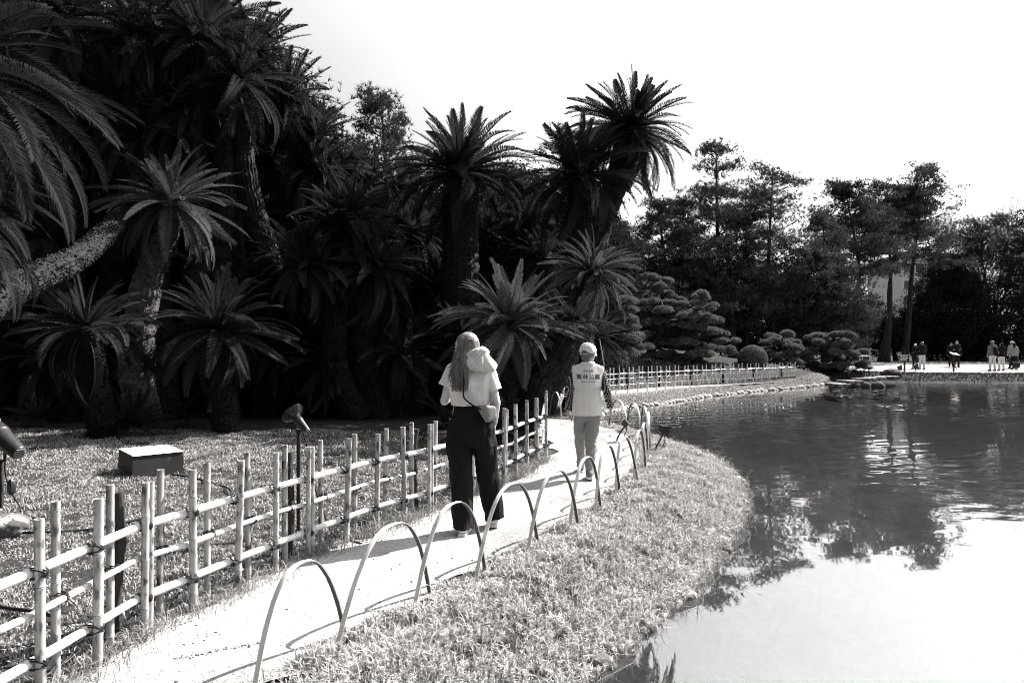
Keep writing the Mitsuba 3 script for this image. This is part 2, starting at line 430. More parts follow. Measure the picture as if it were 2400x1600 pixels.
hoop_line = path_right[3:]
bank_poly = Polygon(hoop_line + [(-.75, 1.0)] + near_bank[:17]).buffer(.05).difference(POND.buffer(-.05)).intersection(shapely.box(-2, 2.4, 4, 17))
shapely.prepare(bank_poly)
r = np.random.default_rng(5)
p = scatter(bank_poly, 130000, r, lambda x, y: np.minimum(1, (4.2 / np.maximum(y, 3.2)) ** 1.2) * (0.12 + .88 * (meshkit.fbm(np.stack([x * 7, y * 7, x * 0], -1), 2, 2) > .40)))
clump = nz(p, 5.0, 7)
d_shore = shapely.distance(shapely.points(p), POND)
h = (.030 + .065 * clump * r.uniform(.4, 1.4, len(p))) * (1 + .25 * (p[:, 1] / 10))
mesh_a = blades(p, land(p[:, 0], p[:, 1]), h, .0045 + .0007 * p[:, 1], .85, r)
q = scatter(bank_poly, 5200, r, lambda x, y: np.minimum(1, (4.0 / y) ** 1.5))
q = q[(nz(q, 2.6, 9) > .5) | (r.random(len(q)) < .3)]
mesh_b = blades(q, land(q[:, 0], q[:, 1]), r.uniform(.07, .2, len(q)), .006, 1.0, r, .5)
edge = np.array(shore_s[:90]); e = edge[r.integers(0, 89, 4200)] + r.normal(0, .09, (4200, 2)) + [-.05, .03]
e = e[(shapely.distance(shapely.points(e), POND) < .25) & (e[:, 1] > 3)]
mesh_c = blades(e, np.maximum(land(e[:, 0], e[:, 1]), WATER - .01), r.uniform(.06, .18, len(e)), .006, 1.1, r)
solo('bank_grass', cat_(mesh_a, mesh_b, mesh_c), 'grass_pale', 'dry pale grass on the bank between the bamboo hoops and the pond', 'grass', kind='stuff')

fence_near = np.array([(-2.19, 2.3), (-2.13, 2.85), (-2.086, 3.32), (-2.057, 3.72), (-2.03, 4.17), (-1.907, 4.49), (-1.784, 4.87), (-1.648, 5.23), (-1.51, 5.6), (-1.332, 6.01), (-1.16, 6.42), (-.965, 6.76), (-.77, 7.08),
                       (-.6, 7.47), (-.41, 7.9), (-.23, 8.27), (-.086, 8.62), (.05, 9.02), (.195, 9.55), (.345, 9.98), (.47, 10.35)])
lawn_poly = Polygon(list(map(tuple, fence_near + [.04, 0])) + [(.55, 12.3), (-1, 13.4), (-10, 14), (-10, 6), (-3.2, 2.3)])
shapely.prepare(lawn_poly)
p = scatter(lawn_poly, 170000, r, lambda x, y: np.where(y > 1.2 * -x - 1, 1, .0) * np.minimum(1, (4.5 / np.maximum(y, 3.2)) ** 1.1) * (y < 13.9) * (0.12 + .88 * (meshkit.fbm(np.stack([x * 6, y * 6, x * 0], -1), 2, 9) > .40)))
h = (.018 + .045 * nz(p, 4.0, 3) * r.uniform(.4, 1.4, len(p))) * (1 + .05 * p[:, 1])
m1 = blades(p, land(p[:, 0], p[:, 1]), h, .0042 + .0008 * p[:, 1], .85, r)
solo('lawn_grass', m1, 'grass_lawn', 'short lawn behind the near bamboo fence', 'grass', kind='stuff')
fl = LineString(fence_near)
n_ = 5600
s = r.random(n_) ** 1.15 * fl.length
c = shapely.get_coordinates(shapely.line_interpolate_point(fl, s)) + r.normal(0, .07, (n_, 2)) + [.04, -.02]
c = c[(nz(c, 3.0, 4) > .36) | (r.random(n_) < .35)]
m1 = blades(c, land(c[:, 0], c[:, 1]), r.uniform(.03, .2, len(c)) * (.5 + nz(c, 2.2, 8)), .006, 1.1, r)
solo('fence_weeds', m1, 'weed', 'ragged weeds along the foot of the near bamboo fence', 'weeds', kind='stuff')
strip = Polygon(far_front[2:] + [(14.3, 34.4)] + near_bank[:14:-1] + path_right[2:6]).buffer(.1).difference(POND).difference(PATH)
p = scatter(strip, 42000, r)
m1 = blades(p, land(p[:, 0], p[:, 1]), r.uniform(.04, .10, len(p)), .025, 1.0, r)
solo('far_bank_grass', m1, 'grass_pale', 'pale mown grass strip along the far curve of the pond', 'grass', kind='stuff')
back = Polygon(list(map(tuple, fence_far + [0, .4])) + [(14.5, 38.5), (12, 41), (-6, 41), (-9, 30)])
p = scatter(back, 40000, r)
m1 = blades(p, land(p[:, 0], p[:, 1]), r.uniform(.03, .09, len(p)), .035, 1.0, r)
solo('mound_grass', m1, 'grass_lawn', 'mown grass on the low mound behind the far fence', 'grass', kind='stuff')
lip = shapely.box(14, 34, 50, 39.4).difference(POND.buffer(.02)).difference(PLAZA.buffer(-.1))
p = scatter(lip, 30000, r)
m1 = blades(p, land(p[:, 0], p[:, 1]), r.uniform(.04, .12, len(p)), .04, .9, r)
solo('shore_grass', m1, 'weed_shade_tone', 'long grass darkened to look backlit on the far shore below the white gravel court', 'grass', kind='stuff')
# loose pebbles, clods and leaf crumbs on the path
p = scatter(PATH.intersection(shapely.box(-3, 2.5, 2.2, 10)), 5200, r, lambda x, y: np.minimum(1, .25 + 1.2 * np.exp(-shapely.distance(shapely.points(x, y), PATH.exterior) / .12)))
ico = trimesh.creation.icosphere(0)
iv, if_ = np.array(ico.vertices), np.array(ico.faces)
ridge = np.vstack([spline([G(405, 1545)[:2], G(470, 1536)[:2], G(540, 1520)[:2], G(615, 1508)[:2]], 90) + r.normal(0, .012, (90, 2)), spline([G(440, 1290)[:2] * 0 + G(430, 1520)[:2], G(480, 1490)[:2], G(520, 1480)[:2]], 30) + r.normal(0, .03, (30, 2))])
p = np.vstack([p, ridge])
sz = r.uniform(.0010, .0034, len(p)) * np.where(r.random(len(p)) < .03, 2.6, 1)
sz[-120:] = r.uniform(.0018, .0055, 120)
v = (iv[None] * r.uniform(.6, 1.3, (len(p), 12, 1)) * sz[:, None, None] * [1.3, 1, .6] + np.column_stack([p, np.full(len(p), .008)])[:, None]).reshape(-1, 3)
f = (if_[None] + 12 * np.arange(len(p))[:, None, None]).reshape(-1, 3)
solo('path_crumbs', (v, f), 'wet_stone', 'small dark pebbles and clods scattered over the gravel path', 'pebbles', kind='stuff')
# a few fallen leaves drifting on the pond
p = r.uniform((1.2, 5), (9, 22), (60, 2)); p = p[shapely.distance(shapely.points(p), POND_EDGE) < 1.6]; p = p[shapely.contains_xy(POND, p[:, 0], p[:, 1])]
ang = r.uniform(0, 6.28, len(p)); ax = np.stack([np.cos(ang), np.sin(ang), ang * 0], 1) * r.uniform(.02, .045, (len(p), 1)); ay = np.stack([-ax[:, 1], ax[:, 0], ang * 0], 1) * .35
c = np.column_stack([p, np.full(len(p), WATER + .004)])
v = np.stack([c - ax, c - ay, c + ax, c + ay], 1).reshape(-1, 3); k = np.arange(len(p))[:, None] * 4
solo('floating_leaves', (v, np.concatenate([k + [0, 1, 2], k + [0, 2, 3]])), 'weed', 'tiny fallen leaves drifting on the pond by the bank', 'leaves', kind='stuff')
# ------------------------------------------------------------------ bamboo fences
def bamboo(p0, p1, r0, r1, r, n=12, gap=.34, hollow=True, bow=.0):
    """a bamboo cane from p0 to p1 with its nodes; its upper end is cut open"""
    p0, p1 = np.asarray(p0, float), np.asarray(p1, float)
    L = np.linalg.norm(p1 - p0)
    s = [0.0]; rad = [1.0]
    at = r.uniform(.08, gap)
    while at < L - .03:
        s += [at - .012, at - .003, at, at + .004, at + .014]; rad += [1.0, 1.12, .88, 1.12, 1.0]
        at += gap * r.uniform(.75, 1.2)
    s.append(L); rad.append(1.0)
    s, rad = np.array(s), np.array(rad)
    c = p0 + (p1 - p0) * (s / L)[:, None]
    side = unit(np.cross(p1 - p0, [.3, .2, .9]))
    c = c + side * (bow * np.sin(PI * s / L))[:, None]
    t, X, Y = frames(c)
    rr = rad * (r0 + (r1 - r0) * s / L)
    a = np.arange(n) * 2 * PI / n
    if hollow:
        d = unit(p1 - p0)
        c = np.vstack([c, c[-1:], c[-1:] - d * .05, c[-1:] - d * .05]); rr = np.concatenate([rr, [r1 * .62, r1 * .58, .0005]])
        X = np.vstack([X, X[-1:], X[-1:], X[-1:]]); Y = np.vstack([Y, Y[-1:], Y[-1:], Y[-1:]])
    v = (c[:, None] + rr[:, None, None] * (np.cos(a)[None, :, None] * X[:, None] + np.sin(a)[None, :, None] * Y[:, None])).reshape(-1, 3)
    m = len(c)
    i, j = np.meshgrid(np.arange(m - 1), np.arange(n), indexing='ij')
    q = np.stack([i * n + j, i * n + (j + 1) % n, (i + 1) * n + (j + 1) % n, (i + 1) * n + j], -1).reshape(-1, 4)
    return v, np.vstack([q[:, [0, 1, 2]], q[:, [0, 2, 3]]])


def rope_tie(c, axis_a, axis_b, ra, rb, r, n=9):
    """black palm rope wound diagonally round two crossing canes, with its loose ends"""
    a, b = unit(axis_a), unit(axis_b)
    nrm = unit(np.cross(a, b))
    out = []
    for s in (-1, 1):
        d1 = unit(a + s * b)
        for off in (-.007, 0.004):
            th = np.linspace(0, 2 * PI, n + 4)
            ring = c + np.outer(np.cos(th), d1) * (ra + rb) * .74 + np.outer(np.sin(th), nrm) * (ra + rb + .006) + unit(a - s * b) * off
            out.append(tube(ring, .0042, 4, False))
    for _ in range(3):
        d = unit(r.normal(0, 1, 3) + [0, 0, -.8])
        e = c - nrm * 0 + unit(r.normal(0, 1, 3)) * ra
        out.append(tube(spline([e, e + d * .03 + r.normal(0, .008, 3), e + d * .06 + r.normal(0, .012, 3)], 5), .0026, 3, False))
    return cat_(*out)


def stake(p, h, w, r):
    z = np.linspace(0, h, 9)
    c = np.column_stack([p[0] + .012 * np.sin(z * 7 + p[1]) + z * .02, np.full(9, p[1]), z - .02])
    v, f = tube(c, w * (1 + .12 * meshkit.noise(np.column_stack([z * 9, z * 0 + p[1] * 7, z * 0]))), 9)
    return v + .006 * (meshkit.noise(v * [40, 40, 9])[:, None] - .5), f


r = np.random.default_rng(21)
key = thing('bamboo_fence', 'near fence of bamboo posts and rails tied with black rope, left of the path', 'fence')
tan = unit(np.column_stack([np.gradient(fence_near, axis=0), np.zeros(len(fence_near))]))
nor = np.column_stack([-tan[:, 1], tan[:, 0], tan[:, 2]])         # towards the lawn
mid = np.column_stack([fence_near, np.zeros(len(fence_near))])
rail_h = {'top': (.585, .0235), 'mid': (.40, .0165), 'low': (.185, .0225)}
doubles = {4, 8, 12, 16}
for i, (x, y) in enumerate(fence_near):
    lean = r.normal(0, .014, 2)
    h = .835 + r.normal(0, .012)
    offs = [0.0] if i not in doubles else [-.022, .02]
    for o in offs:
        rad = r.uniform(.0195, .0235) if len(offs) == 1 else r.uniform(.017, .02)
        b = mid[i] + tan[i] * o
        part(key, 'post', bamboo(b - [0, 0, .03], b + [lean[0], lean[1], h + r.normal(0, .004)], rad * 1.04, rad, r, gap=.3), 'bamboo_post', 35)
    for nm in ('top', 'low'):
        z, rr = rail_h[nm]
        part(key, 'rope_tie', rope_tie(mid[i] + nor[i] * .022 + [0, 0, z], [0, 0, 1], tan[i], .021, rr, r), 'rope_black')
    if i < len(fence_near) - 1:
        w = .56
        b = mid[i] * (1 - w) + mid[i + 1] * w + nor[i] * .092
        w2 = r.uniform(.019, .023)
        hb = .84 + r.normal(0, .012)
        part(key, 'post', bamboo(b - [0, 0, .03], b + [r.normal(0, .008), r.normal(0, .008), hb], w2 * 1.04, w2, r, gap=.3), 'bamboo_post', 35)
        part(key, 'rope_tie', rope_tie(b - nor[i] * .02 + [0, 0, .40], [0, 0, 1], tan[i], .02, .0165, r), 'rope_black')
    if i in doubles:
        b = mid[i] + nor[i] * .15 - tan[i] * .075
        part(key, 'timber_stake', stake(b, .80 + r.normal(0, .01), .037, r), 'burnt_timber', 50)
# the rails run behind the front posts, one cane from stake to stake
cuts = [0, 4, 8, 12, 16, len(fence_near) - 1]
for nm, (z, rr) in rail_h.items():
    for a, b in zip(cuts[:-1], cuts[1:]):
        for k in range(a, b):
            p0 = mid[k] + nor[k] * .046 + [0, 0, z] - tan[k] * (.05 if k == a else .0)
            p1 = mid[k + 1] + nor[k + 1] * .046 + [0, 0, z] + tan[k + 1] * (.05 if k == b - 1 else .004)
            if nm == 'mid':
                p0, p1 = p0 + [0, 0, .008 * math.sin(k * 2.1)], p1 + [0, 0, .008 * math.sin(k * 2.1 + 2.1)]
            taper = 1.06 - .12 * (k - a) / (b - a)
            part(key, 'rail', bamboo(p0, p1, rr * taper, rr * (taper - .03), r, gap=.31, hollow=False), 'bamboo', 35)
# the return of the fence, running away from the camera at the corner
key = thing('bamboo_fence', 'short return of the near bamboo fence running away at its corner', 'fence')
for k in range(6):
    b = np.array([.47 + .02 * (k + 1), 10.35 + .42 * (k + 1), 0])
    part(key, 'post', bamboo(b - [0, 0, .03], b + [0, 0, .84], .021, .02, r, 10, .3), 'bamboo_post', 35)
for nm, (z, rr) in rail_h.items():
    part(key, 'rail', bamboo([.42, 10.30, z], [.56, 12.9, z], rr, rr * .9, r, 10, .33, False), 'bamboo', 35)

key = thing('bamboo_fence', 'long low lattice fence of bamboo at the far curve of the pond', 'fence')
ff = LineString(fence_far)
ns = int(ff.length / .27)
for k in range(ns):
    s = ff.length * (k + .5) / ns
    a = shapely.get_coordinates(shapely.line_interpolate_point(ff, s))[0]
    b2 = shapely.get_coordinates(shapely.line_interpolate_point(ff, min(s + .2, ff.length)))[0]
    t = unit(np.append(b2 - a, 0)); n_ = np.array([-t[1], t[0], 0])
    if a[0] < -6.5:
        continue
    c = np.append(a, 0.0) + n_ * (.05 if k % 2 else 0)
    part(key, 'post', bamboo(c - [0, 0, .03], c + [r.normal(0, .01), 0, .78 + r.normal(0, .015)], .022, .021, r, 7, .5), 'bamboo', 50)
    if k % 7 == 3:
        c = np.append(a, 0.0) + n_ * .12
        part(key, 'timber_stake', stake(c, .76, .05, r), 'burnt_timber', 50)
for z, rr in ((.56, .018), (.40, .011), (.18, .017)):
    for a, b in zip(np.arange(0, ff.length - .2, 1.9), np.arange(1.9, ff.length + 1.7, 1.9)):
        c = shapely.get_coordinates(shapely.line_interpolate_point(ff, np.linspace(a, min(b, ff.length), 6)))
        if c[-1, 0] < -6.5:
            continue
        part(key, 'rail', tube(np.column_stack([c + [-.012, .02], np.full(6, z)]), rr, 7), 'bamboo', 50)

# ------------------------------------------------------------------ bent bamboo hoops
def hoop(f0, f1, h, r, w=.015, th=.0045, m=26, lean=(0, 0), split=False):
    """a split bamboo strip bent into an arch between two feet"""
    f0, f1 = np.append(f0, 0.0), np.append(f1, 0.0)
    f0[2], f1[2] = land(f0[:1], f0[1:2])[0] - .05, land(f1[:1], f1[1:2])[0] - .05
    skew = r.normal(0, .03)
    s_ = np.linspace(-1, 1, m)
    s_ = np.sin(s_ * PI / 2 * .86) / math.sin(PI / 2 * .86)
    c = .5 + .5 * s_
    z = 1 - np.abs(s_) ** 2.5
    p = f0 + (f1 - f0) * (c + skew * z)[:, None] + np.outer(z, [lean[0], lean[1], h + .05])
    t = unit(np.gradient(p, axis=0))
    nrm = unit(np.cross(f1 - f0, [0, 0, 1.0]))
    out = -np.cross(t, nrm)
    ww = np.full(m, w); oo = np.full(m, th)
    for k in [int(m * q) for q in (.2, .43, .66, .86)]:
        oo[k] *= 1.45; ww[k] *= 1.06
    v = np.stack([p + nrm * ww[:, None] + out * oo[:, None] * .3, p + out * oo[:, None], p - nrm * ww[:, None] + out * oo[:, None] * .3, p - nrm * ww[:, None] * .9 - out * oo[:, None], p + nrm * ww[:, None] * .9 - out * oo[:, None]], 1).reshape(-1, 3)
    n = 5
    i, j = np.meshgrid(np.arange(m - 1), np.arange(n), indexing='ij')
    q = np.stack([i * n + j, i * n + (j + 1) % n, (i + 1) * n + (j + 1) % n, (i + 1) * n + j], -1).reshape(-1, 4)
    if split:
        inner = (q[:, 0] % n) == 3
        tri = lambda qq: np.vstack([qq[:, [0, 1, 2]], qq[:, [0, 2, 3]]])
        return (v, tri(q[~inner])), (v, tri(q[inner]))
    return v, np.vstack([q[:, [0, 1, 2]], q[:, [0, 2, 3]]])


HOOPS = [((-1.20, 3.46), (-.905, 4.13), .50), ((-.935, 3.94), (-.52, 4.81), .545), ((-.60, 4.53), (-.18, 5.28), .56), ((-.256, 5.12), (.215, 5.98), .565), ((.11, 5.71), (.59, 6.6), .555),
         ((.49, 6.45), (.87, 7.33), .55), ((.78, 7.05), (1.165, 8.05), .56), ((1.10, 7.95), (1.47, 8.73), .555), ((1.395, 8.6), (1.70, 9.5), .56), ((1.64, 9.45), (1.87, 10.25), .56),
         ((1.83, 10.1), (2.06, 11.2), .56), ((2.0, 11.0), (2.2, 12.0), .56), ((2.16, 11.8), (2.19, 12.8), .56), ((2.2, 12.6), (2.06, 13.6), .56), ((2.1, 13.4), (1.85, 14.4), .56), ((1.75, 14.6), (1.2, 15.3), .55), ((1.06, 15.9), (.82, 16.5), .56)]
NTH = ['nearest to the camera, its foot at the bottom edge', 'second from the camera beside the bright path', 'third from the camera, crossing the left leg of the woman',
       'fourth from the camera, beside the right shoe of the woman', 'fifth from the camera, its top whitened by the sun', 'sixth from the camera, before the shoes of the walking man', 'seventh from the camera, where the path bends',
       'eighth from the camera, with a dark clod at its foot', 'ninth from the camera, just before the small floodlight', 'tenth from the camera, in front of the floodlight over the water', 'eleventh from the camera, the tallest looking in the bend',
       'twelfth from the camera, standing against the water', 'thirteenth from the camera, standing against the water', 'fourteenth from the camera, right of the black lamp', 'fifteenth from the camera, at the hand of the walking man',
       'sixteenth from the camera, behind the walking man', 'at the far grass corner left of the walking man']
for (a, b, h), nth in zip(HOOPS, NTH):
    k = thing('bamboo_hoop', 'bent bamboo hoop ' + nth, 'hoop', 'bent bamboo hoops along the pond side of the path')
    so, si_ = hoop(a, b, h + r.normal(0, .006), r, lean=(r.normal(0, .012), r.normal(0, .012)), split=True)
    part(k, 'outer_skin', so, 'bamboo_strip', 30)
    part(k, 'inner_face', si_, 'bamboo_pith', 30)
fl2 = LineString(far_front[2:])
for k in range(24):
    s = np.clip(np.array([k * .62 + .9, k * .62 + 1.55]), 0, fl2.length - .02)
    c = shapely.get_coordinates(shapely.line_interpolate_point(fl2, s)) + [-.05, .35]
    solo('bamboo_hoop', hoop(c[0], c[1], .5, r, .013, .004, 14), 'bamboo_strip', 'small bent bamboo hoop in the row before the far lattice fence', 'hoop', 30, 'hoops before the far lattice fence')
for (u, v_) in ((1884, 872), (1862, 891), (1880, 891), (1898, 892)):
    g = G(u, v_)
    solo('bamboo_hoop', hoop(g[:2], g[:2] + [.55, .25], .5, r, .014, .004, 14), 'bamboo_strip', 'bent bamboo hoop on the bank right of the far lattice fence', 'hoop', 30, 'hoops right of the far lattice fence')
for (u, v_) in ((1984, 866), (2000, 866), (2014, 868), (2022, 874), (2034, 872)):
    g = G(u, v_)
    solo('bamboo_hoop', hoop(g[:2], g[:2] + [.5, .2], .58, r, .016, .005, 14), 'bamboo_strip', 'bent bamboo hoop by the stone slabs right of the low clipped pine', 'hoop', 30, 'hoops by the stone slabs')
for k in range(9):
    g = G(2118 + 28 * k, 857.5 - .3 * k)
    solo('bamboo_hoop', hoop(g[:2], g[:2] + [.62, .05], .26, r, .02, .006, 14), 'bamboo_strip', 'low white bamboo hoop in the row across the far gravel court', 'hoop', 30, 'low hoops across the gravel court')

# ------------------------------------------------------------------ stones along the water
def stone_mesh(c, s, r, sub=2):
    m = trimesh.creation.icosphere(sub)
    v = np.array(m.vertices)
    o = r.uniform(0, 50, 3)
    v = v * (1 + .5 * (meshkit.fbm(v * 1.3 + o, 3)[:, None] - .5))
    return (v * s) @ rotz(r.uniform(0, 6)).T + c, np.array(m.faces)


key = thing('stone_edging', 'row of rounded stones holding the near bank at the water line', 'stones')
L = LineString(near_bank[1:17]); s = 0.0
while s < L.length:
    c = shapely.get_coordinates(shapely.line_interpolate_point(L, s))[0]
    w = r.uniform(.04, .085)
    part(key, 'stone', stone_mesh([c[0] + r.normal(-.02, .04), c[1] + r.normal(0, .03), WATER + r.uniform(-.04, .02)], [w, w * r.uniform(.6, .9), w * r.uniform(.5, .7)], r), 'lichen_stone', True)
    s += w * 1.55
    if c[1] < 6 and r.random() < .75:
        part(key, 'stone', stone_mesh([c[0] + r.uniform(.10, .40), c[1] + r.normal(-.05, .05), WATER - r.uniform(.10, .18)], [w * 1.7, w * 1.3, w * .8], r), 'stone', True)
key = thing('stone_edging', 'thin pale line of stones along the far curve of the pond', 'stones')
L = LineString(near_bank[17:28]); s = 0.0
while s < L.length:
    c = shapely.get_coordinates(shapely.line_interpolate_point(L, s))[0]
    w = r.uniform(.1, .2)
    part(key, 'stone', stone_mesh([c[0], c[1], WATER + r.uniform(-.03, .02)], [w, w * .7, w * .6], r, 1), 'stone', True)
    s += w * 1.9
key = thing('stone_bridge', 'low bridge of flat stone slabs at the head of the pond under the clipped pine', 'bridge')
for (u0, u1, v_, dz) in ((1962, 1998, 893, .02), (1996, 2030, 889, .05), (2022, 2052, 887, .05), (2046, 2084, 885, .06), (1936, 1966, 896, -.05)):
    a, b = G(u0, v_, .0), G(u1, v_, .0)
    L_ = np.linalg.norm(b - a)
    v, f = box([(a[0] + b[0]) / 2, a[1] - .5, dz - .02], [L_ + .15, .8, .13], rotz(r.normal(.05, .08)), .02)
    part(key, 'slab', (v + .02 * (meshkit.noise(v * 4)[:, None] - .5), f), 'lichen_stone')
for u in (1950, 1990, 2014, 2048):
    a = G(u, 897, -.1)
    part(key, 'pier', stone_mesh([a[0], a[1] - .4, -.26], [.28, .3, .24], r), 'wet_stone', True)
solo('lichen_rock', stone_mesh(G(8, 1262) + [-.05, .1, .06], [.17, .16, .13], r, 3), 'lichen_stone', 'lichen spotted rock at the left edge under the spotlight', 'rock', True)
solo('boulder', stone_mesh(G(2090, 884) + [0, 0, .12], [.45, .35, .27], r, 3), 'wet_stone', 'dark boulder where the stone slabs meet the far shore', 'boulder', True)

# ------------------------------------------------------------------ lamps on the left lawn
def yawpitch(d):
    z = unit(d); x = unit(np.cross([0, 0, 1.0], z)); return np.stack([x, np.cross(z, x), z], 1)


def spot(label, head, axis_, s, post_xy, shade='bell', mat_shade='metal_dark'):
    """spotlight: ribbed housing, a shade in front, a louvre at its back end, bracket and post"""
    k = thing('garden_spotlight', label, 'spotlight')
    a = unit(axis_)
    prof = [(.001, -.30), (.052, -.30), (.062, -.285), (.068, -.20), (.085, -.03), (.088, -.02), (.094, -.015)]
    for q in range(4):
        prof += [(.094, .0 + q * .022), (.086, .006 + q * .022), (.086, .012 + q * .022), (.095, .018 + q * .022)]
    prof += [(.09, .10), (.07, .11), (.001, .11)]
    part(k, 'housing', lathe(np.array(prof) * s, head, a, 24), 'metal_dark', 35)
    for q in range(5):
        zz = (-.034 + q * .017) * s
        R = yawpitch(a)
        wv = math.sqrt(max(.05 ** 2 - (zz / s) ** 2, .0004)) * s
        part(k, 'louvre_slat', box(head - a * .302 * s + R[:, 1] * zz, [wv * 2, .006 * s, .012 * s], R), 'metal_bright')
    if shade == 'bell':
        part(k, 'lamp_shade', lathe(np.array([(.07, .10), (.10, .13), (.16, .17), (.235, .235), (.24, .245), (.23, .238), (.15, .172), (.09, .14), (.02, .12)]) * s, head, a, 28), mat_shade, True)
    else:
        part(k, 'lamp_shade', lathe(np.array([(.08, .10), (.105, .16), (.11, .3), (.115, .305), (.105, .3), (.10, .17), (.02, .12)]) * s, head, a, 28), mat_shade, True)
    base = np.array([post_xy[0], post_xy[1], 0.0])
    top = head - [0, 0, .11 * s]
    br = cat_(box(top + [.05 * s, 0, -.02 * s], [.012 * s, .03, .16 * s]), box(top + [-.05 * s, 0, -.02 * s], [.012 * s, .03, .16 * s]), box(top + [0, 0, -.1 * s], [.12 * s, .04, .014]))
    part(k, 'bracket', br, 'metal_dark')
    hp = top[2] - .11 * s
    part(k, 'post', box([base[0], base[1], hp / 2], [.075 * s, .06, hp + .04], rotz(.3), .006), 'burnt_timber')
    b = base
    part(k, 'cable', tube(spline([head - a * .1 * s - [0, 0, .09 * s], b + [.1, -.05, hp * .8], b + [.16, -.07, hp * .45], b + [.27, -.1, hp * .12], b + [.36, -.2, .012], b + [.62, -.42, .012]], 26), .007, 6), 'rope_black', True)
    return k


h1 = P(-2, 1020, 7.2)
k = spot('large black spotlight on a post cut by the left edge', h1, np.array([-.78, .35, .42]), 1.15, (h1[0] - .02, h1[1] + .02), 'can', 'metal_bright')
part(k, 'junction_box', box(P(28, 1140, 7.15), [.07, .09, .16], rotz(.4), .03), 'metal_dark', 40)
h2 = P(701, 986, 6.35)
spot('small black spotlight with a bell shade behind the near fence', h2, np.array([-.62, .40, .55]), .42, (h2[0] - .01, h2[1] + .02), 'bell', 'lamp_black')
part_box = thing('metal_box', 'dark metal box with a pale weathered lid on the sunny lawn', 'box')
A, B, C_, D = np.array([-4.48, 8.84]), np.array([-4.06, 9.26]), np.array([-4.52, 9.84]), np.array([-4.97, 9.45])
ctr = (A + B + C_ + D) / 4
def loft(z0, z1, s0, s1):
    v = [np.append(ctr + (q - ctr) * s0, z0) for q in (A, B, C_, D)] + [np.append(ctr + (q - ctr) * s1, z1) for q in (A, B, C_, D)]
    f = [(0, 2, 1), (0, 3, 2), (4, 5, 6), (4, 6, 7)]
    for i in range(4):
        j = (i + 1) % 4
        f += [(i, j, 4 + j), (i, 4 + j, 4 + i)]
    return np.array(v), np.array(f)
part(part_box, 'body', loft(-.02, .262, 1.02, .97), 'box_paint')
part(part_box, 'lid', loft(.2625, .272, 1.0, .985), 'box_lid')
solo('ground_cable', tube(np.column_stack([spline([(-4.1, 9.0), (-3.3, 8.4), (-2.9, 7.6), (-3.4, 6.6), (-4.0, 6.2), (-4.4, 6.6), (-4.6, 6.4), (-3.9, 5.4), (-3.2, 4.6), (-2.6, 4.3)], 60), .025 + .01 * np.sin(np.arange(60) * .8)]), .011, 6), 'rope_black', 'black power cable lying on the lawn behind the near fence', 'cable', True)

# floodlights among the hoops
def flood(label, c, d, s, ground_z, rod):
    k = thing('floodlight', label, 'floodlight')
    R = yawpitch(d)
    pts = [(-.5, -.4, -.5), (.5, -.4, -.5), (-.5, .4, -.5), (.5, .4, -.5), (-.85, -.7, .5), (.85, -.7, .5), (-.85, .7, .5), (.85, .7, .5), (-.9, -.75, .62), (.9, -.75, .62), (-.9, .75, .62), (.9, .75, .62)]
    hm = m3.Manifold.hull_points(np.array(pts)).to_mesh()
    part(k, 'housing', (np.array(hm.vert_properties[:, :3]) * s @ R.T + c, np.array(hm.tri_verts)), 'metal_dark')
    part(k, 'visor', box(c + R @ np.array([0, .78, .9]) * s, [1.7 * s, .05 * s, .8 * s], R), 'metal_bright')
    part(k, 'bracket', tube(spline([c - R[:, 1] * .5 * s, c + [-.02, 0, -.9 * s], [rod[0], rod[1], ground_z + .1], [rod[0], rod[1], ground_z - .05]], 12), .014, 6), 'metal_dark', True)
    part(k, 'cable', tube(spline([c - R[:, 2] * .5 * s, c + [.03, 0, -1.3 * s], [rod[0] + .08, rod[1] - .03, ground_z + .06], [rod[0] + .2, rod[1] - .1, ground_z + .01]], 14), .007, 5), 'rope_black', True)


c1 = P(1464, 992, 12.2); flood('small black floodlight tilted up between the hoops over the water', c1, [.55, -.1, .5], .085, -.05, (c1[0] - .12, c1[1]))
c2 = P(1554, 1006, 11.1); flood('black floodlight with a sunlit edge right of the tenth hoop, pointing over the water', c2, [.85, .15, -.32], .11, -.12, (c2[0] - .12, c2[1] + .05))
c3 = P(1520, 858, 31.0); flood('dark box floodlight on the mound behind the far fence', c3, [-.6, -.4, .5], .22, .6, (c3[0], c3[1] + .1))
c4 = P(2027, 861, 38); flood('slim spotlight on a rod beside the stone slabs', c4, [-.5, -.2, .6], .15, 0, (c4[0], c4[1] + .05))
c5 = P(2108, 862, 41.2); flood('left one of two black floodlights on the far shore', c5, [.8, -.4, .1], .2, .1, (c5[0], c5[1]))
c6 = P(2146, 859, 41.4); flood('right one of two black floodlights on the far shore', c6, [.8, -.3, .2], .2, .1, (c6[0], c6[1]))
c7 = P(2384, 858, 44); flood('black floodlight behind the rightmost hoop of the gravel court', c7, [-.5, -.4, .3], .2, 0, (c7[0], c7[1]))
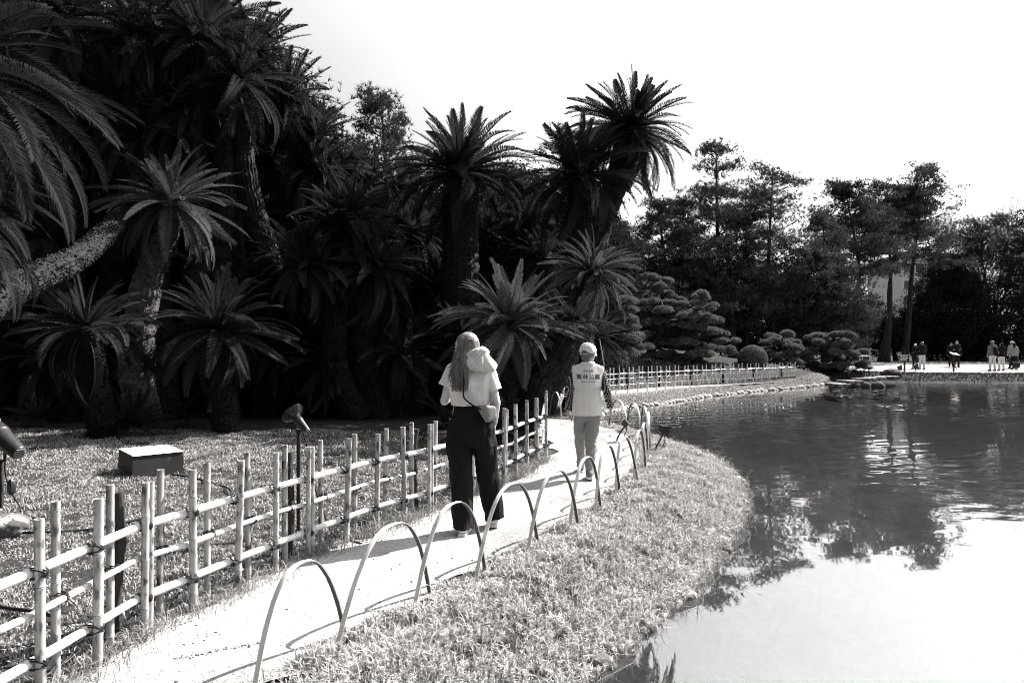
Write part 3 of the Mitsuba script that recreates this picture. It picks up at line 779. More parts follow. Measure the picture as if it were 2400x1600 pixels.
# ------------------------------------------------------------------ sago palms (cycads): every frond is a part
def frond_mesh(n, droop, lw, ll, fold, r, rach=.011, curl=.25):
    """one feather frond of length 1 along +x, its upper side +z"""
    s = np.linspace(0, 1, 40)
    a = -droop * s ** 1.6
    ds = 1 / 39
    px = np.concatenate([[0], np.cumsum(np.cos(a[:-1]) * ds)]); pz = np.concatenate([[0], np.cumsum(np.sin(a[:-1]) * ds)])
    c = np.stack([px, r.normal(0, .10) * s ** 2, pz], 1)
    out = [tube(c[::3], rach * (1 - .8 * s[::3]), 5, False)]
    for sd in (-1, 1):
        t = np.linspace(.10, .995, n) + r.normal(0, .002, n)
        i = np.clip(t * 39, 0, 38.999); k = i.astype(int); w = (i - k)[:, None]
        b = c[k] * (1 - w) + c[k + 1] * w
        tg = np.stack([np.cos(np.interp(t, s, a)), 0 * t, np.sin(np.interp(t, s, a))], 1)
        up = np.stack([-tg[:, 2], 0 * t, tg[:, 0]], 1)
        side = np.array([0, sd, 0.0])
        ang = np.radians(82 - 48 * t + r.normal(0, 3, n))
        ln = ll * np.clip(np.sin(PI * np.clip(.13 + .83 * t, 0, 1)), .05, 1) ** .55 * (1 + r.normal(0, .05, n))
        d = tg * np.cos(ang)[:, None] + (side * math.cos(fold) + up * math.sin(fold)) * np.sin(ang)[:, None]
        m = b + d * (ln * .5)[:, None]
        e = b + d * ln[:, None] - up * (curl * ln)[:, None] * .5 + tg * (ln * .12)[:, None]
        wv = unit(np.cross(d, up)) * lw / 2
        v = np.stack([b - wv * .7, b + wv * .7, m - wv, m + wv, e], 1).reshape(-1, 3)
        kk = np.arange(n)[:, None] * 5
        f = np.concatenate([kk + [0, 1, 3], kk + [0, 3, 2], kk + [2, 3, 4]])
        out.append((v, f))
    return cat_(*out)


r = np.random.default_rng(31)
FR = {'near': [], 'mid': [], 'dry': [], 'sun': []}
for i, dp in enumerate((.35, .65, .95, 1.25)):
    scene[f'near_frond_{i}'] = {'type': 'shapegroup', 'frond': mikit.ply(frond_mesh(130, dp, .0062, .125, .45, r, .007), 'frond_near')}
    FR['near'].append(f'near_frond_{i}')
for i, dp in enumerate((.2, .4, .6, .8, 1.0, 1.25, 1.6)):
    scene[f'mid_frond_{i}'] = {'type': 'shapegroup', 'frond': mikit.ply(frond_mesh(60, dp, .0125, .120, .45, r, .010), 'frond_green')}
    FR['mid'].append(f'mid_frond_{i}')
for i, dp in enumerate((.3, .6, .9, 1.2)):  # fronds whose sunlit look is painted by a lighter colour
    scene[f'sun_frond_{i}'] = {'type': 'shapegroup', 'frond': mikit.ply(frond_mesh(74, dp, .0105, .115, .45, r, .010), 'frond_painted_sun')}
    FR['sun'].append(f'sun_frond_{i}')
for i, dp in enumerate((.9, 1.5)):
    scene[f'dry_frond_{i}'] = {'type': 'shapegroup', 'frond': mikit.ply(frond_mesh(50, dp, .016, .13, .9, r, .012), 'frond_dry')}
    FR['dry'].append(f'dry_frond_{i}')


def basis(axis_):
    z = unit(axis_); x = unit(np.cross([0, 1.0, 0], z)); return np.stack([x, np.cross(z, x), z], 1)


def crown(key, c, L, N, r, axis_=(0, 0, 1), kind='mid', dry=3, top=78, low=-35, az=None):
    B = basis(axis_)
    N = int(N * 2.0)
    for i in range(N + dry):
        isdry = i >= N
        f = (i + .5) / N
        el = math.radians(top + (low - top) * f ** .85 + r.normal(0, 10)) if not isdry else math.radians(r.uniform(-82, -38))
        fam = FR['dry'] if isdry else FR[kind]
        q = int(np.clip(len(fam) * (.15 + .8 * f) + r.normal(0, .7), 0, len(fam) - 1)) if not isdry else r.integers(2)
        phi = i * 2.39996 + r.normal(0, .3)
        if az is not None:
            phi = r.uniform(*az)
        s = L * (.78 + .26 * min(1, f * 2)) * r.uniform(.78, 1.08)
        M = np.eye(4)
        M[:3, :3] = B @ rotz(phi) @ roty(-el) @ rotx(r.normal(0, .38)) * s
        M[:3, 3] = np.asarray(c) + M[:3, 0] * .03
        scene[fresh(key + '__frond')] = {'type': 'instance', 'shapegroup': {'type': 'ref', 'id': fam[q]}, 'to_world': TF(M.tolist())}


def scaly_trunk(path, rad, r, n=36, m=120, spikes=1300):
    """thick cycad stem covered in old leaf bases"""
    c = spline(path, m)
    rr = np.interp(np.linspace(0, 1, m), np.linspace(0, 1, len(rad)), rad)
    v, f = tube(c, rr, n)
    t, X, Y = frames(c)
    k = np.repeat(np.arange(m), n); a = np.tile(np.arange(n) * 2 * PI / n, m)
    s = np.concatenate([[0], np.cumsum(np.linalg.norm(np.diff(c, axis=0), axis=1))])[k]
    bump = np.maximum(0, np.cos(9 * a + 52 * s) * np.cos(9 * a - 52 * s)) * .022 + (meshkit.noise(v[:-2] * 6) - .5) * .07
    out = np.cos(a)[:, None] * X[k] + np.sin(a)[:, None] * Y[k]
    v[:-2] += out * bump[:, None]
    i = r.integers(4, m - 1, spikes); b = r.uniform(0, 2 * PI, spikes)
    o = np.cos(b)[:, None] * X[i] + np.sin(b)[:, None] * Y[i]
    base = c[i] + o * rr[i][:, None] * .96 + t[i] * r.normal(0, .02, (spikes, 1))
    sd = np.cross(o, t[i]) * .015
    tip = base + o * r.uniform(.02, .07, (spikes, 1)) + t[i] * r.uniform(-.03, .08, (spikes, 1))
    sv = np.stack([base - sd, base + sd, base + t[i] * .03, tip], 1).reshape(-1, 3)
    kk = np.arange(spikes)[:, None] * 4
    return cat_((v, f), (sv, np.concatenate([kk + [0, 1, 3], kk + [1, 2, 3], kk + [2, 0, 3]])))


def sago(label, c, L, N, base, bend=(0, 0), rad=(.24, .19), kind='mid', group=None, axis_=(0, 0, 1), dry=3, via=None, bark='cycad_bark', **kw):
    key = thing('sago_palm', label, 'palm', group)
    c = np.asarray(c, float); base = np.asarray(base, float)
    pts = [base, base * .65 + c * .35 + [bend[0], 0, 0], base * .3 + c * .7 + [bend[1], 0, 0], c] if via is None else [base, *via, c]
    part(key, 'trunk', scaly_trunk(pts, [rad[0] * 1.1, rad[0], rad[1], rad[1] * .95], r), bark)
    crown(key, c, L, N, r, axis_, kind, dry, **kw)
    return key


# the two crowns that lean into the picture from the left edge
sago('large dark sago palm reaching in from the upper left corner with long glinting fronds', P(-190, 165, 5.4), 1.5, 46, (-5.3, 6.0, 0), kind='near', axis_=(.25, -.05, 1), dry=0, low=-28)
sago('sago palm cut by the left edge with drooping fronds halfway up the photo', P(-150, 450, 5.9), 1.05, 40, (-5.6, 6.6, 0), kind='near', axis_=(.3, 0, 1), dry=0, low=-45)
# the sunlit one fronting the left grove, its colours lightened to look sunlit
sago('slender sago palm with an arching crown coloured to look sunlit and curved rough trunk', P(398, 474, 14.4), 1.5, 34, (-7.2, 14.7, 0), rad=(.30, .20), axis_=(.12, -.15, 1), dry=4, low=-48, kind='sun', bark='bark_painted_sun', via=[P(320, 860, 14.6), P(345, 660, 14.5), P(390, 545, 14.4)])
sago('bushy low sago palm with upright fronds right of the curved trunk', P(512, 775, 13.4), 1.42, 40, (-5.15, 13.5, 0), axis_=(.12, -.2, 1), dry=3, low=-30, rad=(.22, .2))
sago('small sago palm at the far left with a frond arching in the sun', P(205, 770, 12.4), 1.3, 22, (-7.0, 12.8, 0), axis_=(-.3, -.2, 1), dry=2, low=-30, rad=(.2, .18))
# thick leaning trunk wrapped in ivy
key = sago('sago palm with a thick leaning trunk wrapped in ivy at the left edge', P(345, 330, 15.6), 1.5, 30, (-7.4, 8.6, 0), rad=(.20, .14), axis_=(.1, 0, 1), via=[P(-60, 745, 9.2), P(60, 660, 10.4), P(200, 590, 12.2), P(305, 470, 14.6)])
c = spline([(-7.4, 8.6, 0), P(-60, 745, 9.2), P(60, 660, 10.4), P(200, 590, 12.2), P(305, 470, 14.6), P(345, 330, 15.6)], 120)
t_, X_, Y_ = frames(c)
n = 5200
i = r.integers(18, 92, n); b = r.uniform(0, 2 * PI, n)
o = np.cos(b)[:, None] * X_[i] + np.sin(b)[:, None] * Y_[i]
base = c[i] + o * r.uniform(.16, .25, (n, 1)) * (1 - .3 * (i / 120))[:, None]


def leaves(pos, nrm, size, r, tilt=.7, aspect=.62):
    """diamond leaves at the points, facing roughly along nrm"""
    n = len(pos)
    z = unit(nrm + r.normal(0, tilt, (n, 3)))
    x = unit(np.cross(z, r.normal(0, 1, (n, 3)))); y = np.cross(z, x)
    s = np.broadcast_to(size, n)[:, None] * r.uniform(.7, 1.25, (n, 1))
    v = np.stack([pos - x * s * .5, pos - y * s * aspect * .5 + z * s * .08, pos + x * s * .5, pos + y * s * aspect * .5 + z * s * .08], 1).reshape(-1, 3)
    k = np.arange(n)[:, None] * 4
    return v, np.concatenate([k + [0, 1, 2], k + [0, 2, 3]])


part(key, 'ivy', leaves(base, o, .055, r), 'ivy_leaf')

# the tall silhouettes by the path
sago('broad sago palm with a straight black trunk right of the distant single pine', P(1082, 412, 17.2), 1.9, 56, (-1.25, 17.2, 0), rad=(.46, .40), dry=0, low=-22, top=82)
sago('tallest sago palm against the white sky on a trunk leaning right', P(1478, 303, 17.4), 1.62, 62, (.55, 17.0, 0), rad=(.30, .27), axis_=(.25, 0, 1), dry=5, low=-50, via=[P(1330, 800, 17.0), P(1395, 560, 17.1), P(1450, 410, 17.3)])
sago('sago palm crown in front of and below the tallest one', P(1362, 415, 16.4), 1.6, 48, (.45, 16.9, 0), rad=(.30, .27), axis_=(.05, -.1, 1), dry=5, low=-38, via=[P(1330, 760, 16.8), P(1352, 600, 16.5)])
sago('sago palm with fronds coloured pale to look backlit spreading right above the walking man', P(1385, 640, 14.6), 1.08, 36, (.25, 17.3, 0), rad=(.22, .19), axis_=(.35, -.1, 1), dry=2, low=-35, kind='sun', via=[P(1310, 860, 16.6), P(1345, 760, 15.4), P(1372, 690, 14.8)])
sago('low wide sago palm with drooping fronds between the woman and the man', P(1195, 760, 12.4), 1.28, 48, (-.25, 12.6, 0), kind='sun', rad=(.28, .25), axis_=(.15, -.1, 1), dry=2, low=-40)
sago('small sago palm right above the cap of the walking man', P(1398, 790, 17.6), .95, 26, (1.45, 18.6, 0), rad=(.2, .18), axis_=(.2, 0, 1), dry=1, low=-45)
key = thing('sago_palm', 'bare leaning sago trunk rising from behind the corner of the near fence', 'palm')
part(key, 'trunk', scaly_trunk([(.10, 12.7, -.1), P(1262, 905, 12.5), P(1305, 835, 12.6), P(1345, 760, 12.8)], [.24, .23, .22, .2], r), 'cycad_bark')
crown(key, P(1345, 760, 12.8), .85, 14, r, (.3, 0, 1), 'mid', 1)
# the dark massed grove
MASS = [(560, 190, 16.0, 1.5), (470, 95, 15.0, 1.5), (330, 90, 14.0, 1.4), (655, 290, 17.0, 1.5), (455, 265, 15.2, 1.3), (255, 250, 12.4, 1.2), (600, 380, 16.5, 1.4), (735, 400, 18.0, 1.45), (190, 380, 11.6, 1.1),
        (690, 520, 17.0, 1.4), (790, 470, 19.0, 1.4), (865, 560, 19.0, 1.5), (960, 540, 19.5, 1.5), (1140, 560, 19.0, 1.4), (1240, 520, 19.0, 1.3), (1010, 690, 17.5, 1.4), (860, 720, 17.0, 1.4), (700, 690, 16.5, 1.4),
        (600, 640, 16.5, 1.4), (110, 560, 12.5, 1.2), (1270, 610, 18.0, 1.2), (1090, 800, 16.5, 1.2), (800, 395, 19.5, 1.3), (868, 440, 20, 1.4), (930, 450, 20, 1.3), (940, 830, 16.0, 1.2), (770, 850, 16.0, 1.2), (640, 830, 16.2, 1.2), (130, 850, 12.0, 1.0), (30, 250, 11, 1.3), (150, 40, 12.5, 1.4), (600, 125, 17.8, 1.5), (668, 225, 17.8, 1.45), (738, 325, 18.3, 1.35), (520, 40, 17.5, 1.5), (400, 150, 17, 1.5), (420, 10, 18, 1.5), (640, 400, 18.5, 1.4), (700, 330, 19, 1.4)]
rm = np.random.default_rng(8)
for k in range(9):
    MASS.append((630 + 32 * k + rm.normal(0, 22), 520 + rm.normal(0, 75), 15.6 + rm.uniform(-.7, 1.2), rm.uniform(1.2, 1.5)))
for k in range(7):
    MASS.append((40 + 80 * k + rm.normal(0, 15), 300 + rm.normal(0, 70), 16.2 + rm.uniform(0, 1.5), rm.uniform(1.3, 1.5)))
for k in range(30):
    u = rm.uniform(-60, 1240)
    MASS.append((u, rm.uniform(560, 880) if u > 350 else rm.uniform(420, 900), 14.5 + 3.5 * (u / 1240) + rm.uniform(0, 3), rm.uniform(1.1, 1.5)))
CORR = [np.array([(330 - CX) / FOC * 14.5, 14.5, z]) for z in (1.5, 2.5, 3.5)] + [P(398, 474, 14.4)]
for (u, v_, Y, L) in MASS:
    Yn = max(Y, 15.2 + .8 * rm.random())
    Y, L = Yn, L * min(1.25, Yn / Y)
    c = P(u, v_, Y)
    if any(0 < (c - q) @ SUN < 9 and np.linalg.norm((c - q) - SUN * ((c - q) @ SUN)) < 1.25 for q in CORR):
        continue
    sago('sago palm in the deep shade of the massed grove', c, L, 32, (c[0] + r.normal(0, .5), c[1] + r.uniform(.2, 1.0), 0), bend=(r.normal(0, .15), r.normal(0, .2)), rad=(.27, .22), group='sago palms massed in the shaded grove', axis_=(r.normal(.1, .2), r.normal(-.15, .15), 1), dry=int(r.integers(5, 16)), low=r.uniform(-60, -35))


def fern(label, c, L, N, group=None):
    k = thing('fern', label, 'fern', group)
    crown(k, c, L, N, r, (0, -.2, 1), 'mid', 0, top=70, low=5)


fern('low clump of ferns with a few sunlit tips under the curved palm trunk', P(310, 1000, 12.9) + [0, 0, .0], .8, 22)
fern('ragged fern clump behind the posts near the corner of the near fence', (-.15, 11.6, .25), .75, 20)
for (x, y) in ((-.1, 12.6), (-.6, 11.3), (-.25, 12.0), (-1.0, 12.0)):
    fern('dark low fern behind the near fence at the right of the woman', (x, y, .18 + .1 * r.random()), .6 + .2 * r.random(), 14, 'ferns behind the near fence')
for (u, v_) in ((190, 985), (520, 965), (90, 1000), (620, 940), (420, 1000)):
    g = G(u, v_)
    fern('dark fern at the shaded foot of the grove', g + [0, 0, .15], .6, 14, 'ferns at the shaded foot of the grove')

# ------------------------------------------------------------------ conifers and broadleaf trees
def tufts(pos, up, n, ln, w, r, spread=.8):
    """needle tufts: n needles at every point, fanned about the direction up"""
    k = len(pos)
    d = unit(np.repeat(unit(up), n, 0) + r.normal(0, spread, (k * n, 3)))
    b = np.repeat(pos, n, 0)
    L = ln * r.uniform(.7, 1.2, (k * n, 1))
    s = unit(np.cross(d, r.normal(0, 1, (k * n, 3)))) * w / 2
    v = np.stack([b - s, b + s, b + d * L], 1).reshape(-1, 3)
    return v, np.arange(3 * k * n).reshape(-1, 3)


def pine(label, base, top, crown_from, spreadr, r, ntuft=1700, needle=.30, wid=.05, trunk_r=.22, bend=0.3, group=None, layers=13, lean=0.0, mat='needle'):
    key = thing('pine_tree', label, 'pine', group)
    base, top = np.asarray(base, float), np.asarray(top, float)
    H = top[2] - base[2]
    mid_ = base * .5 + top * .5 + [bend * r.normal(), 0, 0]
    tr = spline([base, base * .75 + top * .25 + [bend * .5 * r.normal(), 0, 0], mid_, top], 40)
    part(key, 'trunk', tube(tr, np.interp(np.linspace(0, 1, 40), [0, .1, .6, 1], [trunk_r * 1.25, trunk_r, trunk_r * .6, .03]), 9), 'pine_bark', True)
    pos, ups, br = [], [], []
    for k in range(layers * 3):
        f = crown_from + (1 - crown_from) * ((k + r.random()) / (layers * 3)) ** .9
        i = f * 39
        p0 = tr[int(i)]
        a = k * 2.4 + r.normal(0, .4)
        rel = (f - crown_from) / (1 - crown_from)
        ln = 1.25 * spreadr * (1.0 - .80 * rel ** 1.6) * r.uniform(.55, 1.12) * (.75 if rel < .12 else 1)
        slope = r.uniform(-.05, .25) + .35 * rel
        d = np.array([math.cos(a), math.sin(a), slope])
        q = spline([p0, p0 + d * ln * .35 + [0, 0, -.03 * ln], p0 + d * ln * .7 + [0, 0, .02 * ln], p0 + d * ln + r.normal(0, .08 * ln, 3)], 9)
        br.append(tube(q, np.linspace(.055, .012, 9) * (trunk_r / .22) * (1 - .4 * rel), 5, False))
        m = max(6, int(ntuft / (layers * 3) * (.4 + .9 * ln / spreadr)))
        ncl = max(4, m // 11)
        cc = q[np.clip((9 * (.30 + .72 * r.random(ncl) ** .7)).astype(int), 0, 8)] + r.normal(0, 1, (ncl, 3)) * [.27 * ln, .27 * ln, .05 * ln + .07]
        pp = cc[r.integers(0, ncl, m)] + r.normal(0, 1, (m, 3)) * [.26, .26, .12]
        pos.append(pp); ups.append(np.column_stack([r.normal(0, .4, (m, 2)), np.full(m, .9)]))
        for w_ in cc[:3]:
            br.append(tube(spline([q[3], (q[4] + w_) / 2, w_], 5), np.array([.02, .017, .013, .009, .006]), 4, False))
    part(key, 'limbs', cat_(*br), 'pine_bark')
    pos = np.vstack(pos); ups = np.vstack(ups)
    v, f = tufts(pos, ups, 8, needle, wid, r)
    part(key, 'crown', (v, f), mat)
    return key


r = np.random.default_rng(41)
PINES = [('tallest pine of the far row, its thin top at the left of the row', 1678, 338, 46, .36, 3.4, .26, 0), ('pine with a bare lower trunk standing left of the tallest far pine', 1612, 470, 47, .42, 2.9, .28, 0),
         ('pine with a broad windswept top right of the tallest far pine', 1812, 392, 47, .38, 3.6, .24, .6), ('dense short pine in front of the far row', 1930, 505, 47, .25, 2.3, .2, 0),
         ('flat topped pine in the middle of the far row', 1978, 425, 52, .45, 3.2, .22, .2), ('pine with a straight black trunk just left of the pale building', 2078, 425, 62, .42, 3.7, .26, 0),
         ('thin airy pine at the right end of the row, before the pale building', 2172, 388, 63, .40, 4.0, .28, 0), ('leaning thin trunk pine crossing in front of the pale building', 2140, 440, 63, .48, 3.0, .2, .9),
         ('low pine between the tallest sago palm and the far row', 1540, 470, 44, .30, 3.0, .24, 0), ('pine half hidden behind the palms left of the far row', 1462, 530, 42, .30, 2.8, .22, 0), ('dark bushy pine behind the trunk of the tallest far pine', 1748, 450, 50, .30, 3.0, .22, 0)]
BASE_U = {2: 1800, 4: 1990, 5: 2078, 6: 2120, 7: 2062, 0: 1720, 1: 1660}
for i, (lab, u, v_, Y, cf, sp, tr_, _) in enumerate(PINES):
    tp = P(u, v_, Y)
    bu = BASE_U.get(i, u)
    pine(lab, [(bu - CX) / FOC * Y, Y, 0], tp, cf * (1.45 if i == 4 else .85 if i not in (5, 6, 7) else 1.68), sp * (.75 if i == 4 else 1.0 if i == 3 else 1.15 if i not in (5, 6, 7) else .9), r, 6000 if i not in (5, 6, 7) else 4200, .28, .036, tr_)
tp = P(892, 216, 36)
pine('single round topped pine in the distance behind the grove', [tp[0] + .3, 36, 0], tp, .33, 3.3, r, 6500, .27, .04, .24)
for (u, v_, Y, lab) in ((1330, 290, 40, 'pine top showing behind the left side of the tallest sago palm'), (1190, 420, 38, 'dark pine behind the gap between the two big palm crowns'), (770, 430, 34, 'dark pine at the right end of the massed grove'), (1020, 470, 36, 'dark bushy pine behind the broad sago palm')):
    tp = P(u, v_, Y)
    pine(lab, [tp[0], Y, 0], tp, .25, 3.2, r, 2000, .28, .05, .24)
tp = P(560, 22, 21.5)
pine('tall feathery conifer topping the grove at the upper left', [tp[0], 21.5, 0], tp, .3, 3.1, r, 5200, .2, .028, .3, layers=20, mat='leaf_dark')
for (u, v_, Y, lab) in ((640, 105, 20.5, 'fine-leaved conifer behind the right crest of the upper left palms'), (712, 215, 21.5, 'lower fine-leaved conifer on the slope of the grove crest'), (560, 60, 19.0, 'dense conifer just under the tallest tip of the grove')):
    tp = P(u, v_, Y)
    pine(lab, [tp[0], Y, 0], tp, .2, 2.1, r, 6500, .17, .026, .22, layers=20, mat='leaf_dark')
tp = P(400, -160, 22)
pine('tall dark conifer behind the upper left palms', [tp[0], 22, 0], tp, .2, 3.3, r, 3500, .22, .035, .3, layers=18, mat='leaf_dark')


def broad(name, label, c, rad, r, nclump, nleaf, size, cat='tree', mat='leaf_dark', trunk=.25, group=None, full=False):
    key = thing(name, label, cat, group)
    c, rad = np.asarray(c, float), np.asarray(rad, float)
    d = unit(r.normal(0, 1, (nclump, 3))); d[:, 2] = d[:, 2] if full else np.abs(d[:, 2]) * 1.0 - .35 * (r.random(nclump) < .45)
    cl = c + d * rad * (r.uniform(.35, 1.0, (nclump, 1)) ** .5)
    cr = rad.mean() * r.uniform(.10, .24, (nclump, 1))
    i = r.integers(0, nclump, nclump * nleaf)
    o = unit(r.normal(0, 1, (len(i), 3)))
    pos = cl[i] + o * cr[i] * r.uniform(.5, 1.1, (len(i), 1)) * [1.15, 1.15, .8]
    part(key, 'crown', leaves(pos, o + [0, 0, .5], size, r), mat)
    base = np.array([c[0], c[1], 0.0])
    tb = [tube(spline([base, base * .6 + c * .4 + r.normal(0, .1, 3), c], 12), np.linspace(trunk, trunk * .4, 12), 8)]
    for k in range(9):
        e = cl[k]
        tb.append(tube(spline([base * .55 + c * .45, (c + e) / 2 + r.normal(0, .15, 3), e], 8), np.linspace(trunk * .4, .03, 8), 5, False))
    part(key, 'trunk', cat_(*tb), 'pine_bark', True)
    return key


# dark broadleaf trees: at the right edge, under the pines and behind the grove
broad('broadleaf_tree', 'huge dark evergreen tree filling the right edge of the photo', P(2330, 690, 66), (6.3, 3.4, 7.3), r, 470, 190, .16, full=True)
broad('broadleaf_tree', 'dark evergreen tree between the airy pine and the right edge', P(2225, 745, 67), (4.0, 2.8, 4.9), r, 320, 180, .16, full=True)
broad('broadleaf_tree', 'dark evergreen tree beyond the right edge', P(2490, 660, 65), (5.6, 3.4, 8.0), r, 260, 150, .18, full=True)
UNDER = [(1520, 735, 50, 2.6, 2.8), (1590, 760, 52, 2.6, 2.4), (1660, 730, 53, 2.8, 2.9), (1740, 740, 53, 2.8, 3.0), (1820, 720, 54, 3.0, 3.2), (1890, 700, 54, 2.6, 3.6), (1960, 725, 55, 3.0, 3.0), (2030, 760, 66, 3.1, 2.2), (2100, 785, 68, 2.8, 1.4), (2165, 785, 67, 2.8, 1.7), (2290, 690, 71, 4.4, 6.0), (1440, 690, 46, 2.6, 3.0)]
for (u, v_, Y, rx, rz) in UNDER:
    broad('broadleaf_tree', 'shadowy broadleaf tree in the undergrowth beneath the far pines', P(u, v_, Y), (rx, 2.0, rz * 1.1), r, 150, 130, .13, full=True, group='broadleaf trees beneath the far pines')
for u in range(1500, 2460, 62):
    broad('shrub', 'dark shrub in the hedge along the back of the far gravel court', P(u, 788, 60 if u < 2000 else 66.5) + [0, 0, .1], (1.9, 1.2, 2.3), r, 70, 90, .13, 'shrub', trunk=.08, full=True, group='hedge shrubs behind the gravel court')
BACK = [(40, 300, 23, 3.4, 5.5), (180, 280, 24, 3.4, 5.0), (330, 400, 24, 3.2, 4.2), (480, 480, 24, 3.0, 3.4), (620, 580, 25, 3.0, 2.8), (740, 640, 26, 3.0, 2.4), (850, 650, 27, 3.0, 2.4), (960, 610, 27, 2.8, 2.9), (1070, 610, 28, 2.8, 3.0), (1180, 590, 28, 2.8, 3.4), (1290, 600, 28.5, 2.6, 3.2), (1370, 640, 30, 2.2, 2.8), (-60, 500, 22, 3, 5)]
for (u, v_, Y, rx, rz) in BACK:
    broad('broadleaf_tree', 'black shaded broadleaf tree closing the back of the sago grove', P(u, v_, Y), (rx, 1.8, rz), r, 260, 130, .11, group='broadleaf trees behind the sago grove')
for k, u in enumerate(list(range(-40, 840, 80)) + [1030, 1100, 1170]):
    broad('shrub', 'black shrub in the undergrowth at the back of the sago grove', P(u, 770, 20.5 + (k % 3)) + [0, 0, .1], (1.3, .9, 1.9), r, 60, 100, .10, 'shrub', trunk=.08, full=True, group='undergrowth shrubs of the sago grove')


def cloud_pine(label, base, r, pads, trunk, needle=.13):
    """a garden pine clipped into flat pads"""
    key = thing('clipped_pine', label, 'pine')
    needle = .105
    base = np.asarray(base, float)
    tops = np.array([p[:3] for p in pads]) 
    hub = trunk
    part(key, 'trunk', tube(spline([base, *[np.asarray(t, float) for t in trunk]], 24), np.linspace(.22, .07, 24), 9), 'pine_bark', True)
    limbs = []
    tr = spline([base, *[np.asarray(t, float) for t in trunk]], 24)
    for c in tops:
        j = int(np.argmin(np.linalg.norm(tr - c + [0, 0, .5], axis=1)))
        limbs.append(tube(spline([tr[j], (tr[j] + c) / 2 + [0, 0, -.1], c - [0, 0, .05]], 7), np.linspace(.06, .02, 7), 5, False))
    part(key, 'limbs', cat_(*limbs), 'pine_bark', True)
    for (x, y, z, rx, rz) in pads:
        k = max(5, int(15 * rx))
        lc = np.array([x, y, z]) + np.column_stack([r.uniform(-.75, .75, k) * rx, r.uniform(-.6, .6, k) * rx, r.normal(0, .05, k)])
        lc[:, 2] -= .10 * ((lc[:, 0] - x) / rx) ** 2
        lr = r.uniform(.11, .22, k)
        pp, uu, core = [], [], []
        for q, R_ in zip(lc, lr):
            n = int(2600 * R_ * R_) + 30
            d = unit(r.normal(0, 1, (n, 3))); d[:, 2] = np.abs(d[:, 2]) - .25 * (r.random(n) < .25)
            pp.append(q + d * [R_ * 1.15, R_, R_ * .72]); uu.append(d * [.9, .9, 1] + [0, 0, .45])
            ic = trimesh.creation.icosphere(1)
            core.append((np.array(ic.vertices) * [R_ * .95, R_ * .85, R_ * .5] + q, np.array(ic.faces)))
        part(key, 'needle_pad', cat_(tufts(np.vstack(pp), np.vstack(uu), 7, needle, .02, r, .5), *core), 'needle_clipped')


def pads_in(u0, u1, v0, v1, Y, shape, n, r, rx=(.5, .9)):
    n, rx = int(n * 1.8), (rx[0] * .72, rx[1] * .78)
    """pads over a dome between the measured bounds"""
    out = []
    a, b = P(u0, v1, Y), P(u1, v0, Y)
    cx, hw, z0, h = (a[0] + b[0]) / 2, (b[0] - a[0]) / 2, a[2], b[2] - a[2]
    tries = 0
    while len(out) < n and tries < 4000:
        tries += 1
        f = r.uniform(-1, 1); g = r.random()
        if g > shape(f):
            continue
        R = r.uniform(*rx)
        y = Y - (1 - abs(f)) * r.uniform(-.9, 1.1)
        c = np.array([cx + f * (hw - R * .7), y, z0 + g * (h - .25)])
        if all((abs(c[0] - o[0]) / (R + o[3]) ) ** 2 + ((c[2] - o[2]) / .45) ** 2 + ((c[1] - o[1]) / 1.3) ** 2 > .8 for o in out):
            out.append((*c, R, R * .42))
    return out


r = np.random.default_rng(51)
cloud_pine('large cloud clipped pine behind the middle of the far fence', (6.0, 33.0, .9), r, pads_in(1490, 1755, 680, 835, 33, lambda f: (1 - (f * .9 + .15) ** 2) if f > -.5 else .95, 44, r, (.55, 1.0)), [(6.3, 33.1, 1.6), (6.7, 32.8, 2.6), (6.5, 33, 3.5)])
cloud_pine('compact cloud clipped pine with round pads left of the large one', (4.2, 29.6, .5), r, pads_in(1408, 1520, 690, 832, 29.5, lambda f: 1 - (f * .85) ** 2 * .8, 26, r, (.35, .62)), [(4.3, 29.6, 1.4), (4.5, 29.5, 2.2), (4.4, 29.5, 3.0)])
cloud_pine('flat clipped pine right of the round topiary bush', (13.2, 37.2, .2), r, pads_in(1770, 1886, 772, 850, 37, lambda f: 1 - f * f * .6, 20, r, (.5, .9)), [(13.2, 37.2, .7), (13.3, 37.1, 1.4), (13.2, 37, 1.9)])
cloud_pine('spreading clipped pine on the mound tip over the stone slabs', (16.1, 36.9, .1), r, pads_in(1868, 2046, 766, 862, 37, lambda f: 1 - (f * .92 + .05) ** 2 * .85, 30, r, (.5, .95)), [(16.0, 36.9, .6), (15.6, 36.8, 1.3), (15.9, 36.9, 1.9)])
cloud_pine('cloud clipped pine reaching up beside the pale sago palm', (5.3, 34.5, .8), r, pads_in(1440, 1600, 640, 700, 34.5, lambda f: 1 - f * f * .5, 14, r, (.5, .9)), [(5.4, 34.5, 1.6), (5.5, 34.5, 2.6), (5.6, 34.5, 3.6)])
